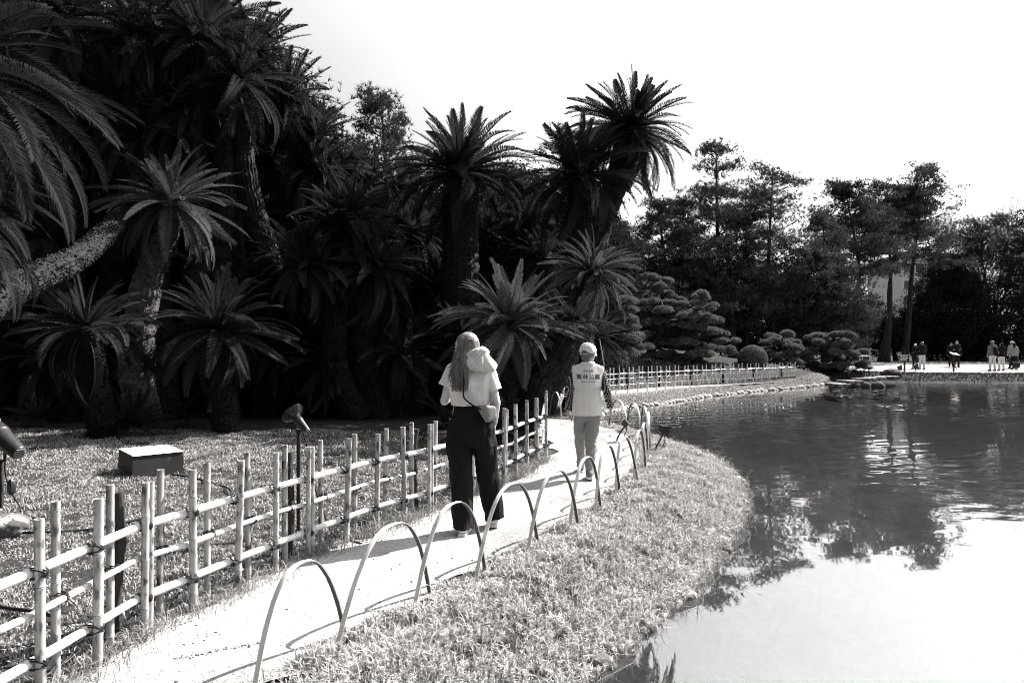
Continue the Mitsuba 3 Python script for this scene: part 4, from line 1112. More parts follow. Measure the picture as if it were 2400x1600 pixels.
# round clipped bush
key = thing('topiary_bush', 'smooth round clipped bush behind the right end of the far fence', 'bush')
c0 = P(1764, 842, 33.2); R = .64
d = unit(r.normal(0, 1, (9000, 3))); d = d[d[:, 2] > -.75]
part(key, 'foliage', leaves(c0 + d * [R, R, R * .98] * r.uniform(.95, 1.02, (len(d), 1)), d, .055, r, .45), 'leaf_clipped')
ic = trimesh.creation.icosphere(3)
part(key, 'core', (np.array(ic.vertices) * R * .95 + c0, np.array(ic.faces)), 'pad_core', True)
part(key, 'stem', tube([[c0[0], c0[1], .0], [c0[0], c0[1], c0[2]]], .1, 7), 'pine_bark')
for k in range(3):
    g = P(1395 + 26 * k, 846 + 3 * k, 26.5)
    broad('shrub', 'small leafy shrub under the compact clipped pine', g, (.55, .4, .5), r, 20, 70, .07, 'shrub', 'leaf_clipped', .04, group='small shrubs under the compact clipped pine')

# ------------------------------------------------------------------ pale building far behind the pines
key = thing('building', 'pale flat roofed building glimpsed between the far pines', 'building')
Yb = 150
a, b = P(2112, 690, Yb), P(2255, 604, Yb)
part(key, 'wall', box([(a[0] + b[0]) / 2, Yb + 7, b[2] / 2], [b[0] - a[0], 14, b[2]]), 'wall_pale')
part(key, 'roof', box([(a[0] + b[0]) / 2 + .5, Yb + 7, b[2] + .4], [b[0] - a[0] + .6, 14.6, .8]), 'wall_pale')
part(key, 'roof_house', box([(a[0] + b[0]) / 2 - 1, Yb + 8, b[2] + 1.8], [4.5, 6, 2.2]), 'wall_pale')
for i in range(5):
    for j in range(5):
        w = part(key, 'window', box([a[0] + 1.4 + i * 2.35, Yb - .02, b[2] - 2.2 - j * 3.2], [1.5, .12, 1.6]), 'window_glass')
        part(key, 'sill', box([a[0] + 1.4 + i * 2.35, Yb - .08, b[2] - 3.1 - j * 3.2], [1.7, .2, .12]), 'wall_pale')
# ------------------------------------------------------------------ people
UP = np.array([0, 0, 1.0])
_sp = unit(np.array(trimesh.creation.icosphere(1).vertices))


def ball(p, rad, sc=(1, 1, 1)):
    return np.asarray(p, float) + _sp * rad * np.asarray(sc)


def disc(p, a, b):
    t = np.arange(18) * 2 * PI / 18
    return np.asarray(p, float) + np.cos(t)[:, None] * np.asarray(a) + np.sin(t)[:, None] * np.asarray(b)


def hull(*clouds):
    return m3.Manifold.hull_points(np.vstack(clouds))


def to_tri(m):
    g = m.to_mesh()
    return trimesh.Trimesh(np.array(g.vert_properties[:, :3], float), np.array(g.tri_verts, int), process=False)


def skin(hulls, ref=.014, it=10, wrinkle=0.0, freq=(14, 14, 5), seed=0):
    m = m3.Manifold.batch_boolean(hulls, m3.OpType.Add).refine_to_length(ref)
    t = to_tri(m)
    t.merge_vertices()
    if it:
        trimesh.smoothing.filter_taubin(t, lamb=.5, nu=.52, iterations=it)
    if wrinkle:
        v = np.array(t.vertices)
        w = meshkit.fbm(v * freq + seed, 3, seed) - .5 + .6 * (np.abs(meshkit.noise(v * np.array(freq) * 1.7 + seed * 3) - .5) - .25)
        t.vertices = v + t.vertex_normals * (w * 2 * wrinkle)[:, None]
    return np.array(t.vertices), np.array(t.faces)


def head_hulls(c, d, s=1.0):
    """skull, jaw, nose, lips and ears looking along d"""
    d = unit(d); e = unit(np.cross(d, UP)); u = np.cross(e, d)
    q = lambda x, y, z: c + (e * x + d * y + u * z) * s
    return [hull(ball(q(0, -.025, .02), .080 * s), ball(q(0, .022, .022), .073 * s), ball(q(-.03, .03, -.02), .048 * s), ball(q(.03, .03, -.02), .048 * s)),
            hull(ball(q(-.034, .028, -.035), .040 * s), ball(q(.034, .028, -.035), .040 * s), ball(q(-.016, .070, -.092), .019 * s), ball(q(.016, .070, -.092), .019 * s), ball(q(0, .06, .03), .035 * s)),
            hull(ball(q(0, .090, .012), .008 * s), ball(q(0, .112, -.026), .0105 * s), ball(q(.012, .096, -.032), .008 * s), ball(q(-.012, .096, -.032), .008 * s)),
            hull(ball(q(-.018, .088, -.060), .007 * s), ball(q(.018, .088, -.060), .007 * s), ball(q(0, .096, -.060), .008 * s)),
            hull(ball(q(.076, -.012, .008), .011 * s), ball(q(.086, -.022, .012), .012 * s), ball(q(.079, -.008, -.030), .010 * s)),
            hull(ball(q(-.076, -.012, .008), .011 * s), ball(q(-.086, -.022, .012), .012 * s), ball(q(-.079, -.008, -.030), .010 * s))], q


def hand_hulls(w, d, nrm, thumb_side, curl=.35, s=1.0):
    """palm, four fingers of unequal length and a thumb; d points to the fingertips, nrm out of the palm"""
    d = unit(d); nrm = unit(nrm - d * (np.asarray(nrm) @ d)); e = np.cross(d, nrm) * thumb_side
    out = [hull(ball(w, .022 * s), ball(w + (e * .026 + d * .08) * s, .0125 * s), ball(w + (e * -.030 + d * .074) * s, .0115 * s), ball(w + (e * .020 + d * .03) * s, .017 * s), ball(w + (e * -.018 + d * .03) * s, .015 * s))]
    for k, (off, L) in enumerate(((.028, .070), (.010, .080), (-.009, .075), (-.027, .060))):
        p = w + (e * off + d * (.080 - .003 * abs(k - 1))) * s
        a, seg = .12 + .05 * k, np.array([.45, .31, .24]) * L * s
        rad = np.array([.0092, .0085, .0078, .0066]) * s
        for j in range(3):
            a += curl * (1 + .15 * k)
            q = p + (d * math.cos(a) + nrm * math.sin(a)) * seg[j] + e * off * .05
            out.append(hull(ball(p, rad[j]), ball(q, rad[j + 1])))
            p = q
    p = w + (e * .022 + d * .022) * s
    for (x, y, z, r0, r1) in ((.032, .030, .012, .014, .0105), (.012, .030, .012, .0105, .0095), (.004, .022, .010, .0095, .0075)):
        q = p + (e * x + d * y + nrm * z) * s
        out.append(hull(ball(p, r0 * s), ball(q, r1 * s)))
        p = q
    return out


def limb(*pr):
    return [hull(ball(p, a), ball(q, b)) for (p, a), (q, b) in zip(pr[:-1], pr[1:])]


def shoe_hulls(ankle, fdir, s=1.0, pitch=0.0):
    f = unit(np.array([fdir[0], fdir[1], 0])); e = np.array([f[1], -f[0], 0])
    f2 = f * math.cos(pitch) - UP * math.sin(pitch); u2 = f * math.sin(pitch) + UP * math.cos(pitch)
    q = lambda x, y, z: ankle + (e * x + f2 * y + u2 * z) * s
    up_ = [hull(ball(q(0, -.045, -.045), .038 * s), ball(q(0, .0, -.01), .044 * s), ball(q(0, .10, -.055), .036 * s), ball(q(.012, .17, -.062), .027 * s), ball(q(-.012, .165, -.062), .027 * s))]
    sole = [hull(*[q(x, y, z) [None] for (x, y) in ((-.03, -.088), (.03, -.088), (.043, .06), (.046, .14), (.022, .205), (-.018, .205), (-.042, .14), (-.036, .03)) for z in (-.072, -.098)])]
    return up_, sole


# ---- the woman in front
key = thing('person', 'long-haired woman in white t-shirt and wide black trousers walking away', 'person')
hc = np.array([-.392, 6.38, 1.578]); hd = unit([-.86, .50, -.16])
hh, hq = head_hulls(hc, hd, .98)
shL, shR = np.array([-.500, 6.39, 1.375]), np.array([-.205, 6.37, 1.372])
elL, wrL = np.array([-.578, 6.43, 1.105]), np.array([-.47, 6.63, 1.22])
elR, wrR = np.array([-.137, 6.345, 1.10]), np.array([-.150, 6.40, .925])
hipL, hipR = np.array([-.425, 6.38, .90]), np.array([-.265, 6.38, .90])
knL, knR = np.array([-.425, 6.36, .50]), np.array([-.225, 6.50, .50])
anL, anR = np.array([-.405, 6.25, .105]), np.array([-.150, 6.53, .105])
body = hh + limb((hc - UP * .085 - hd * .015, .050), (np.array([-.36, 6.365, 1.42]), .056))
body += [hull(ball([-.36, 6.365, 1.42], .056), ball(shL, .050), ball(shR, .050)), hull(ball(shL, .05), ball(shR, .05), ball([-.44, 6.36, 1.15], .065), ball([-.265, 6.36, 1.15], .065), ball([-.35, 6.42, 1.28], .07)),
         hull(ball([-.43, 6.38, 1.12], .062), ball([-.27, 6.38, 1.12], .062), ball(hipL, .1), ball(hipR, .1))]
body += limb((shL, .050), (elL, .039), (wrL, .027)) + limb((shR, .050), (elR, .040), (wrR, .027))
body += limb((hipL, .085), (knL, .052), (anL, .036)) + limb((hipR, .085), (knR, .052), (anR, .036))
body += hand_hulls(wrR, [-.08, .28, -1], [-1, 0, 0], 1, .3, .95) + hand_hulls(wrL, [.6, .3, .5], [.2, -.8, .3], -1, .5, .95)
part(key, 'body', skin(body, .011, 6), 'skin', True)
for sx in (-1, 1):
    part(key, 'eye', lathe([(.001, -.011), (.008, -.008), (.011, 0), (.008, .008), (.001, .011)], hq(.031 * sx, .083, .006), hd, 10), 'eye_white', True)
gl = []
for sx in (-1, 1):
    e_ = unit(np.cross(hd, UP)); t = np.linspace(0, 2 * PI, 20)
    gl.append(tube(hq(.033 * sx, .104, .002) + np.outer(np.cos(t), e_) * .026 + np.outer(np.sin(t), UP) * .021, .0016, 5, False))
    gl.append(tube([hq(.06 * sx, .100, .006), hq(.082 * sx, .04, .008), hq(.084 * sx, -.02, .006)], .0016, 5, False))
gl.append(tube([hq(-.008, .106, .006), hq(.008, .106, .006)], .0016, 5, False))
part(key, 'glasses', cat_(*gl), 'rope_black')
sl = lambda a, b, r0, r1: hull(ball(a, r0), disc(b, unit(np.cross(b - a, [0, 1, .1])) * r1, np.array([0, r1, 0])))
shirt = [hull(ball([-.36, 6.365, 1.415], .066), ball(shL, .062), ball(shR, .062)), hull(ball(shL, .062), ball(shR, .062), disc([-.355, 6.37, 1.075], [.168, 0, 0], [0, .122, 0]), ball([-.35, 6.42, 1.25], .11), ball([-.44, 6.345, 1.25], .09), ball([-.26, 6.345, 1.25], .09)),
         hull(disc([-.355, 6.37, 1.10], [.168, 0, 0], [0, .122, 0]), disc([-.362, 6.37, 1.068], [.155, 0, 0], [0, .118, 0])),
         sl(shL, shL * .36 + elL * .64 + [-.006, 0, .03], .063, .074), sl(shR, shR * .36 + elR * .64 + [.008, 0, .0], .063, .076)]
part(key, 'shirt', skin(shirt, .011, 4, .016, (10, 8, 4.2), 4), 'cloth_white', True, 'white loose short-sleeved t-shirt')
tl = lambda p, rx, ry, dx=0: disc(p, [rx, 0, dx], [0, ry, 0])
trs = [hull(tl([-.350, 6.38, 1.085], .142, .112), tl([-.345, 6.375, .98], .170, .135), tl([-.342, 6.37, .88], .205, .15)),
       hull(tl([-.342, 6.37, .88], .205, .15), tl([-.437, 6.37, .72], .112, .13), tl([-.24, 6.40, .72], .112, .13)),
       hull(tl([-.437, 6.37, .74], .112, .13), tl([-.430, 6.35, .50], .102, .12)), hull(tl([-.430, 6.35, .50], .102, .12), tl([-.408, 6.265, .055], .086, .105)),
       hull(tl([-.24, 6.40, .74], .108, .13), tl([-.222, 6.49, .50], .096, .118)), hull(tl([-.222, 6.49, .50], .096, .118), tl([-.150, 6.52, .075], .088, .105, .02))]
part(key, 'trousers', skin(trs, .013, 4, .030, (10, 9, 2.6), 8), 'cloth_black', True, 'wide black trousers')
for an, fd, pt in ((anL, (.12, 1), -.02), (anR, (.10, 1), .10)):
    a_, b_ = shoe_hulls(an, fd, 1.0, pt)
    sh = part(key, 'shoe', skin(a_, .01, 6), 'shoe_white', True)
    part(sh, 'sole', skin(b_, .02, 2), 'cloth_pale', 40)
# long hair: a cap over the skull and strands falling over the left of the back
e_ = unit(np.cross(hd, UP))
hairv = [hull(ball(hq(0, -.028, .022), .091), ball(hq(0, .002, .034), .081)), hull(ball(hq(0, -.04, .01), .086), ball(hq(.0, -.065, -.08), .060), ball(hq(-.06, -.03, -.05), .045)),
         hull(ball(hq(.0, -.03, .02), .087), ball(hq(-.05, -.02, -.10), .045), ball(hq(-.055, -.04, -.12), .045)),
         hull(ball([-.435, 6.315, 1.50], .055), ball([-.43, 6.285, 1.40], .042, (1.5, .7, 1)), ball([-.46, 6.30, 1.40], .04, (1.3, .7, 1))), hull(ball([-.44, 6.283, 1.41], .042, (1.6, .6, 1)), ball([-.448, 6.266, 1.27], .022, (1.9, .5, 1)))]
hairv.append(hull(ball(hq(-.058, -.02, .045), .040), ball(hq(-.064, -.022, -.035), .034), ball(hq(-.03, -.02, .07), .04)))
hair_key = part(key, 'hair', skin(hairv, .010, 8, .003, (60, 60, 4), 3), 'hair_light', True, 'long straight light brown hair over the left shoulder blade')
rr_ = np.random.default_rng(77)
st = []
for k in range(760):
    al = math.radians(rr_.uniform(138, 300)); t1 = rr_.uniform(.0, .10)
    cap_ = [hq(math.sin(t) * math.cos(al) * .0925, -.026 + math.sin(t) * math.sin(al) * .0925, .022 + math.cos(t) * (.0925 + rr_.normal(0, .0008))) for t in np.linspace(t1, 1.62, 6)]
    if math.degrees(al) < 236:
        f_ = (math.degrees(al) - 138) / 98 * 2 - 1 + rr_.normal(0, .12)
        if rr_.random() < .12:
            tail = [np.array([-.478, 6.318, 1.45]), np.array([-.50 - .05 * rr_.random(), 6.30 + .03 * rr_.random(), rr_.uniform(1.26, 1.40)])]
        else:
            q2 = np.array([-.435 + f_ * .062, 6.262 - .014 * (1 - f_ ** 2), 1.45 + rr_.normal(0, .012)])
            tgt = np.array([-.446 + f_ * .066 + rr_.normal(0, .008), 6.250 - .014 * (1 - f_ ** 2) + rr_.normal(0, .005), 1.36 - .17 * rr_.random() ** .6])
            tail = [q2, (q2 + tgt) / 2 + [rr_.normal(0, .006), -.010, 0], tgt]
    else:
        tail = [hq(math.cos(al) * .085, -.026 + math.sin(al) * .075, -.075 + rr_.normal(0, .015))]
    st.append(tube(spline(cap_ + tail, 18), np.linspace(.0030, .0012, 18), 4, False, .5))
part(hair_key, 'strands', cat_(*st), 'hair_light', True)
# knitted jumper rolled over the shoulders
ring = lambda rx, ry, z, c, a0, a1, m, dz=0: np.array([[c[0] + rx * math.cos(a), c[1] + ry * math.sin(a), z + dz * math.cos(a)] for a in np.radians(np.linspace(a0, a1, m))])
def roll(pts, rad, sc):
    return [hull(ball(p, a, sc), ball(q, b, sc)) for p, a, q, b in zip(pts[:-1], rad[:-1], pts[1:], rad[1:])]
jump = [hull(ball([-.37, 6.295, 1.50], .026), ball([-.245, 6.335, 1.525], .028), ball([-.152, 6.375, 1.402], .030), ball([-.170, 6.315, 1.382], .022), ball([-.29, 6.268, 1.385], .020), ball([-.41, 6.275, 1.395], .018), ball([-.36, 6.278, 1.44], .028))]
jump += roll(np.array([[-.45, 6.36, 1.44], [-.43, 6.31, 1.475], [-.37, 6.288, 1.505], [-.30, 6.290, 1.528], [-.245, 6.325, 1.540], [-.225, 6.375, 1.525], [-.24, 6.43, 1.49], [-.30, 6.465, 1.46]]), np.array([.030, .030, .033, .036, .034, .034, .034, .036]), (1, .9, 1.0))
part(key, 'jumper', skin(jump, .009, 5, .008, (16, 16, 9), 6), 'cloth_knit', True, 'pale ribbed knitted jumper rolled round the shoulders')
bag = [hull(ball([-.215, 6.245, 1.055], .030), ball([-.165, 6.29, 1.045], .034), ball([-.155, 6.30, .985], .034), ball([-.205, 6.245, .97], .03), ball([-.27, 6.235, 1.06], .016))]
bk = part(key, 'hip_bag', skin(bag, .01, 8, .004, (20, 20, 20), 2), 'bag_canvas', True, 'grey canvas sling bag on the right hip')
part(bk, 'bag_strap', cat_(tube(spline([[-.40, 6.27, 1.45], [-.402, 6.246, 1.36], [-.403, 6.236, 1.22], [-.400, 6.228, 1.15], [-.34, 6.222, 1.095], [-.26, 6.226, 1.05]], 24), np.linspace(.013, .022, 24), 8, True, .35)), 'cloth_black', True)

# ---- the garden guide
key = thing('person', 'man in pale cap and printed vest over a checked shirt, walking away', 'person')
hc = np.array([.905, 8.90, 1.478]); hd = unit([.52, .85, -.12])
hh, hq = head_hulls(hc, hd, 1.0)
shL, shR = np.array([.752, 8.90, 1.275]), np.array([1.045, 8.90, 1.275])
elL, wrL = np.array([.683, 8.88, 1.055]), np.array([.672, 8.95, .815])
elR, wrR = np.array([1.118, 8.865, 1.050]), np.array([1.178, 8.96, .83])
hipL, hipR = np.array([.815, 8.90, .82]), np.array([.965, 8.90, .82])
knL, knR = np.array([.822, 9.10, .47]), np.array([.938, 8.90, .46])
anL, anR = np.array([.858, 9.30, .10]), np.array([.907, 8.74, .115])
body = hh + limb((hc - UP * .085 - hd * .02, .055), (np.array([.90, 8.885, 1.31]), .060))
body += [hull(ball([.90, 8.885, 1.31], .06), ball(shL, .055), ball(shR, .055)), hull(ball(shL, .055), ball(shR, .055), ball([.83, 8.89, 1.05], .095), ball([.96, 8.89, 1.05], .095)), hull(ball([.83, 8.89, 1.05], .09), ball([.96, 8.89, 1.05], .09), ball(hipL, .095), ball(hipR, .095))]
body += limb((shL, .052), (elL, .041), (wrL, .029)) + limb((shR, .052), (elR, .041), (wrR, .029))
body += limb((hipL, .085), (knL, .055), (anL, .040)) + limb((hipR, .085), (knR, .055), (anR, .040))
body += hand_hulls(wrL, [-.02, .18, -1], [1, .1, 0], -1, .28) + hand_hulls(wrR, [.12, .16, -1], [-1, .1, 0], 1, .28)
part(key, 'body', skin(body, .012, 5), 'skin_tan', True)
for sx in (-1, 1):
    part(key, 'eye', lathe([(.001, -.011), (.008, -.008), (.011, 0), (.008, .008), (.001, .011)], hq(.031 * sx, .083, .006), hd, 10), 'eye_white', True)
part(key, 'hair', skin([hull(ball(hq(0, -.034, .0), .083), ball(hq(0, -.05, -.055), .05, (1.2, .8, 1)))], .012, 6, .003, (60, 60, 60), 2), 'hair_grey', True, 'short grey hair below the cap')
cap = hull(ball(hq(0, -.028, .036), .097), ball(hq(0, .022, .038), .090))
cap = cap.trim_by_plane(tuple(unit(UP + hd * .10)), float(unit(UP + hd * .10) @ hq(0, 0, -.012)))
hole = hull(ball(hq(0, -.14, -.015), .042), ball(hq(0, -.09, -.015), .038))
capm = (cap - hole - hull(ball(hq(0, -.028, .032), .089), ball(hq(0, .022, .030), .083)))
ck = part(key, 'cap', skin([capm], .012, 3, .003, (25, 25, 25), 5), 'cap_cloth', 40, 'pale cotton cap')
part(ck, 'peak', skin([hull(ball(hq(-.06, .09, .010), .008), ball(hq(.06, .09, .010), .008), ball(hq(-.035, .165, -.005), .007), ball(hq(.035, .165, -.005), .007), ball(hq(0, .18, -.006), .007))], .02, 3), 'cap_cloth', True)
part(ck, 'cap_strap', tube([hq(-.050, -.108, -.014), hq(0, -.127, -.018), hq(.050, -.108, -.014)], .009, 6, True, .5), 'cap_cloth', True)
part(ck, 'cap_button', ball(hq(0, -.005, .137), .009), 'cap_cloth') if False else None
shirt = [hull(ball([.90, 8.885, 1.315], .064), ball(shL, .06), ball(shR, .06))]
part(key, 'collar', skin(roll(ring(.068, .064, 1.352, (.90, 8.888), -180, 180, 14), np.full(14, .020), (1, 1, 1.5)), .012, 4), 'vest_cloth', True)
for s_, e2, w_ in ((shL, elL, wrL), (shR, elR, wrR)):
    part(key, 'sleeve', skin([hull(ball(s_, .062), ball(e2, .055)), hull(ball(e2, .055), disc(w_ + (w_ - e2) * .03, [.042, 0, .005], [0, .045, 0]))], .012, 4, .010, (16, 16, 9), 7), 'gingham_cloth', True, 'checked shirt sleeve')
vd = lambda z, rx, ry, x=.892, y=8.895: disc([x, y, z], [rx, 0, 0], [0, ry, 0])
vest = [hull(ball([.90, 8.885, 1.325], .066), ball([.745, 8.90, 1.285], .050), ball([1.05, 8.90, 1.285], .050)), hull(ball([.745, 8.90, 1.285], .050), ball([1.05, 8.90, 1.285], .050), vd(1.20, .172, .128), vd(1.07, .166, .135)),
        hull(vd(1.08, .164, .132), vd(.90, .168, .140), vd(.745, .183, .150))]
vv, vf = skin(vest, .012, 4, .009, (9, 7, 4), 12)
vk = part(key, 'vest', (vv, vf), 'vest_cloth', True, 'pale grey vest with printing on its back')
yoke = hull(ball([.90, 8.878, 1.325], .068), ball([.745, 8.892, 1.285], .056), ball([1.05, 8.892, 1.285], .056), vd(1.20, .176, .138, .892, 8.885), vd(1.085, .174, .150, .892, 8.885)).trim_by_plane((0, -1.0, 0), -8.86)
yv, yf = skin([yoke], .010, 3, .003, (8, 6, 4), 3)
part(vk, 'back_yoke', (yv, yf), 'vest_cloth', 40)
# the printing follows the cloth of the back
from scipy.interpolate import LinearNDInterpolator
bm = yv[:, 1] < 8.835
back_y = LinearNDInterpolator(yv[bm][:, [0, 2]], yv[bm][:, 1], 8.74)
KANJI = json.loads('''{"栗":[[[[2,0],[3,3],[23,11],[41,23],[7,24],[4,26],[4,37],[6,39],[56,40],[55,46],[13,47],[13,83],[40,84],[41,89],[7,90],[5,92],[6,104],[123,103],[123,92],[121,90],[85,89],[86,84],[114,84],[115,48],[113,46],[72,45],[73,39],[124,38],[124,26],[121,24],[87,23],[99,14],[126,2],[126,-1],[119,-10],[113,-10],[96,-2],[73,15],[71,-13],[56,-12],[55,15],[40,3],[15,-10],[10,-10]],[[85,61],[99,60],[99,70],[85,70]],[[56,61],[70,60],[70,70],[56,70]],[[56,85],[69,84],[70,89],[57,90]],[[28,61],[41,60],[41,70],[28,70]]]],"林":[[[[1,20],[1,24],[14,43],[24,67],[5,68],[4,82],[27,83],[28,111],[42,110],[43,83],[82,83],[84,111],[98,111],[99,83],[123,82],[122,68],[104,68],[103,65],[115,37],[127,21],[127,17],[118,8],[114,9],[102,31],[99,32],[98,-13],[85,-13],[83,-11],[83,34],[62,6],[58,6],[51,16],[51,19],[61,29],[70,44],[79,68],[60,69],[45,67],[63,47],[63,42],[55,33],[53,33],[45,45],[42,45],[41,-13],[27,-12],[27,34],[24,33],[20,23],[11,11],[7,11]]]],"公":[[[[73,103],[83,108],[88,107],[104,80],[126,58],[126,54],[118,46],[114,45],[92,69],[74,97]]],[[[18,-4],[14,10],[26,20],[35,32],[49,55],[56,70],[61,72],[72,67],[73,63],[42,14],[86,17],[84,24],[75,34],[75,37],[84,42],[89,42],[111,14],[120,0],[121,-5],[118,-8],[107,-12],[98,2]]],[[[4,53],[4,57],[20,72],[28,83],[38,105],[44,107],[54,104],[55,100],[48,85],[29,57],[17,45],[14,45]]]],"園":[[[[7,103],[10,106],[120,105],[120,-13],[106,-13],[104,-8],[24,-8],[22,-13],[8,-13]],[[96,26],[96,23],[105,19],[105,32]],[[96,87],[98,85],[96,74],[104,72],[104,91],[71,90],[72,87]],[[97,61],[97,41],[104,36],[105,61]],[[86,14],[69,21],[70,7],[94,7]],[[45,46],[81,45],[82,48],[46,49]],[[23,74],[33,73],[30,77],[30,84],[32,87],[55,87],[56,90],[24,91]],[[32,9],[32,7],[54,7],[55,19],[53,20]],[[32,60],[23,60],[24,21],[46,32],[33,33],[31,35]],[[23,8],[26,7],[27,8],[24,11]]]],"特":[[[[4,54],[9,74],[11,98],[21,98],[20,84],[26,83],[26,109],[37,109],[37,83],[50,82],[49,72],[37,71],[38,46],[47,49],[51,46],[97,46],[96,59],[49,59],[49,70],[81,70],[81,84],[57,84],[56,95],[80,95],[81,109],[92,109],[93,95],[118,94],[117,84],[92,84],[92,70],[124,69],[123,59],[108,58],[108,46],[123,46],[123,35],[108,34],[108,-4],[105,-9],[100,-11],[81,-12],[78,-4],[78,0],[97,1],[97,35],[66,35],[83,12],[83,10],[73,5],[67,17],[58,26],[58,29],[65,35],[51,35],[49,38],[37,33],[37,-12],[27,-12],[26,29],[8,24],[5,33],[5,36],[7,37],[26,43],[26,72],[18,71],[13,50]]]],"別":[[[[83,-2],[84,0],[106,1],[106,106],[118,107],[118,-2],[114,-9],[101,-12],[87,-12]]],[[[75,94],[86,94],[86,20],[75,20]]],[[[3,-5],[10,2],[18,17],[25,51],[24,59],[11,59],[11,103],[63,104],[64,59],[36,58],[37,47],[65,46],[63,10],[60,-5],[52,-11],[33,-11],[30,-3],[30,0],[47,-1],[50,2],[53,22],[52,36],[34,36],[28,11],[21,-2],[12,-12]],[[23,93],[22,70],[53,70],[53,93]]]],"名":[[[[5,34],[7,37],[33,44],[50,52],[45,59],[33,67],[33,69],[39,74],[43,74],[63,59],[80,71],[91,83],[90,85],[47,85],[25,68],[18,64],[14,64],[8,73],[31,86],[41,95],[52,110],[64,107],[59,96],[104,96],[109,92],[105,83],[94,69],[65,46],[110,44],[110,-11],[98,-11],[97,-5],[44,-5],[43,-11],[31,-11],[31,30],[10,25]],[[44,34],[44,6],[98,7],[97,34]]]],"勝":[[[[4,-7],[11,24],[12,103],[46,103],[47,64],[70,65],[75,74],[52,76],[52,85],[64,86],[53,100],[54,103],[59,106],[61,106],[73,93],[74,89],[70,87],[71,85],[78,87],[81,109],[91,108],[90,85],[95,85],[94,90],[99,94],[105,106],[115,104],[113,97],[105,86],[117,85],[118,76],[87,75],[83,66],[123,65],[123,55],[105,54],[111,47],[125,39],[120,31],[114,33],[112,30],[111,7],[108,-5],[101,-10],[83,-10],[80,0],[97,0],[99,4],[101,18],[100,26],[85,26],[78,8],[65,-6],[52,-11],[47,-4],[40,-10],[26,-11],[23,0],[34,0],[36,2],[36,36],[34,38],[23,38],[19,6],[14,-11],[12,-12]],[[76,51],[87,50],[87,36],[107,37],[90,55],[79,55]],[[46,-1],[48,-2],[60,4],[70,17],[73,26],[56,26],[55,31],[49,29],[46,32]],[[47,55],[47,40],[56,45],[64,54]],[[36,64],[22,65],[22,48],[36,48]],[[36,91],[22,92],[22,76],[36,76]]]]}''')
def glyphs(text, height, bold=None):
    out, x = [], 0.0
    for ch in text:
        for rings in KANJI[ch]:
            g = Polygon(rings[0], rings[1:]).buffer(0)
            for gg in getattr(g, 'geoms', [g]):
                if gg.area > 5:
                    v, f = trimesh.creation.triangulate_polygon(gg, engine='earcut')
                    out.append((np.column_stack([np.asarray(v) * height / 118 + [x, height * .06], np.zeros(len(v))]), np.asarray(f)))
        x += height * 1.2
    return cat_(*out), x - height * .2
def on_back(mesh, width, x, z):
    (v, f) = mesh
    m = trimesh.Trimesh(v, f, process=False)
    v, f = trimesh.remesh.subdivide_to_size(m.vertices, m.faces, .012)
    X = x - width / 2 + v[:, 0]; Z = z + v[:, 1]
    return np.column_stack([X, back_y(X, Z) - .0028, Z]), f
for txt, hgt, z in (('特別名勝', .026, 1.262), ('栗林公園', .060, 1.180)):
    m_, w_ = glyphs(txt, hgt)
    part(vk, 'print', on_back(m_, w_, .892, z), 'print_grey')
tm = meshkit.text_mesh('Ritsurin Garden', .017, .0005)
tv = np.array(tm.vertices); tv[:, 2] = 0
keep = np.abs(np.asarray(tm.face_normals)[:, 2]) > .9
part(vk, 'print', on_back((tv, np.array(tm.faces)[keep]), tv[:, 0].max(), .892, 1.140), 'print_grey')
trs = [hull(vd(.93, .145, .115), vd(.80, .160, .128)), hull(vd(.80, .160, .128), tl([.815, 8.93, .68], .082, .10), tl([.965, 8.90, .68], .085, .10)), hull(tl([.815, 8.93, .70], .082, .10), tl(knL + [0, 0, 0], .066, .08)), hull(tl(knL, .066, .08), tl(anL + [0, 0, -.035], .050, .06)),
       hull(tl([.965, 8.90, .70], .085, .10), tl(knR, .074, .085)), hull(tl(knR, .074, .085), tl(anR + [0, .01, -.035], .056, .066))]
part(key, 'trousers', skin(trs, .012, 4, .016, (14, 12, 9), 9), 'cloth_grey', True, 'creased grey trousers')
for an, fd, pt in ((anL, (.1, 1), 0.0), (anR, (.05, 1), .10)):
    a_, b_ = shoe_hulls(an, fd, 1.0, pt)
    sh = part(key, 'shoe', skin(a_, .012, 5), 'cloth_mid', True)
    part(sh, 'sole', skin(b_, .02, 2), 'cloth_pale', 40)
solo('cane', tube(spline([P(1418, 880, 9.7), P(1413, 838, 9.7), P(1405, 794, 9.72)], 10), np.linspace(.010, .006, 10), 6), 'bamboo_post', 'thin cane sticking up behind the right shoulder of the man in the vest', 'cane', True)


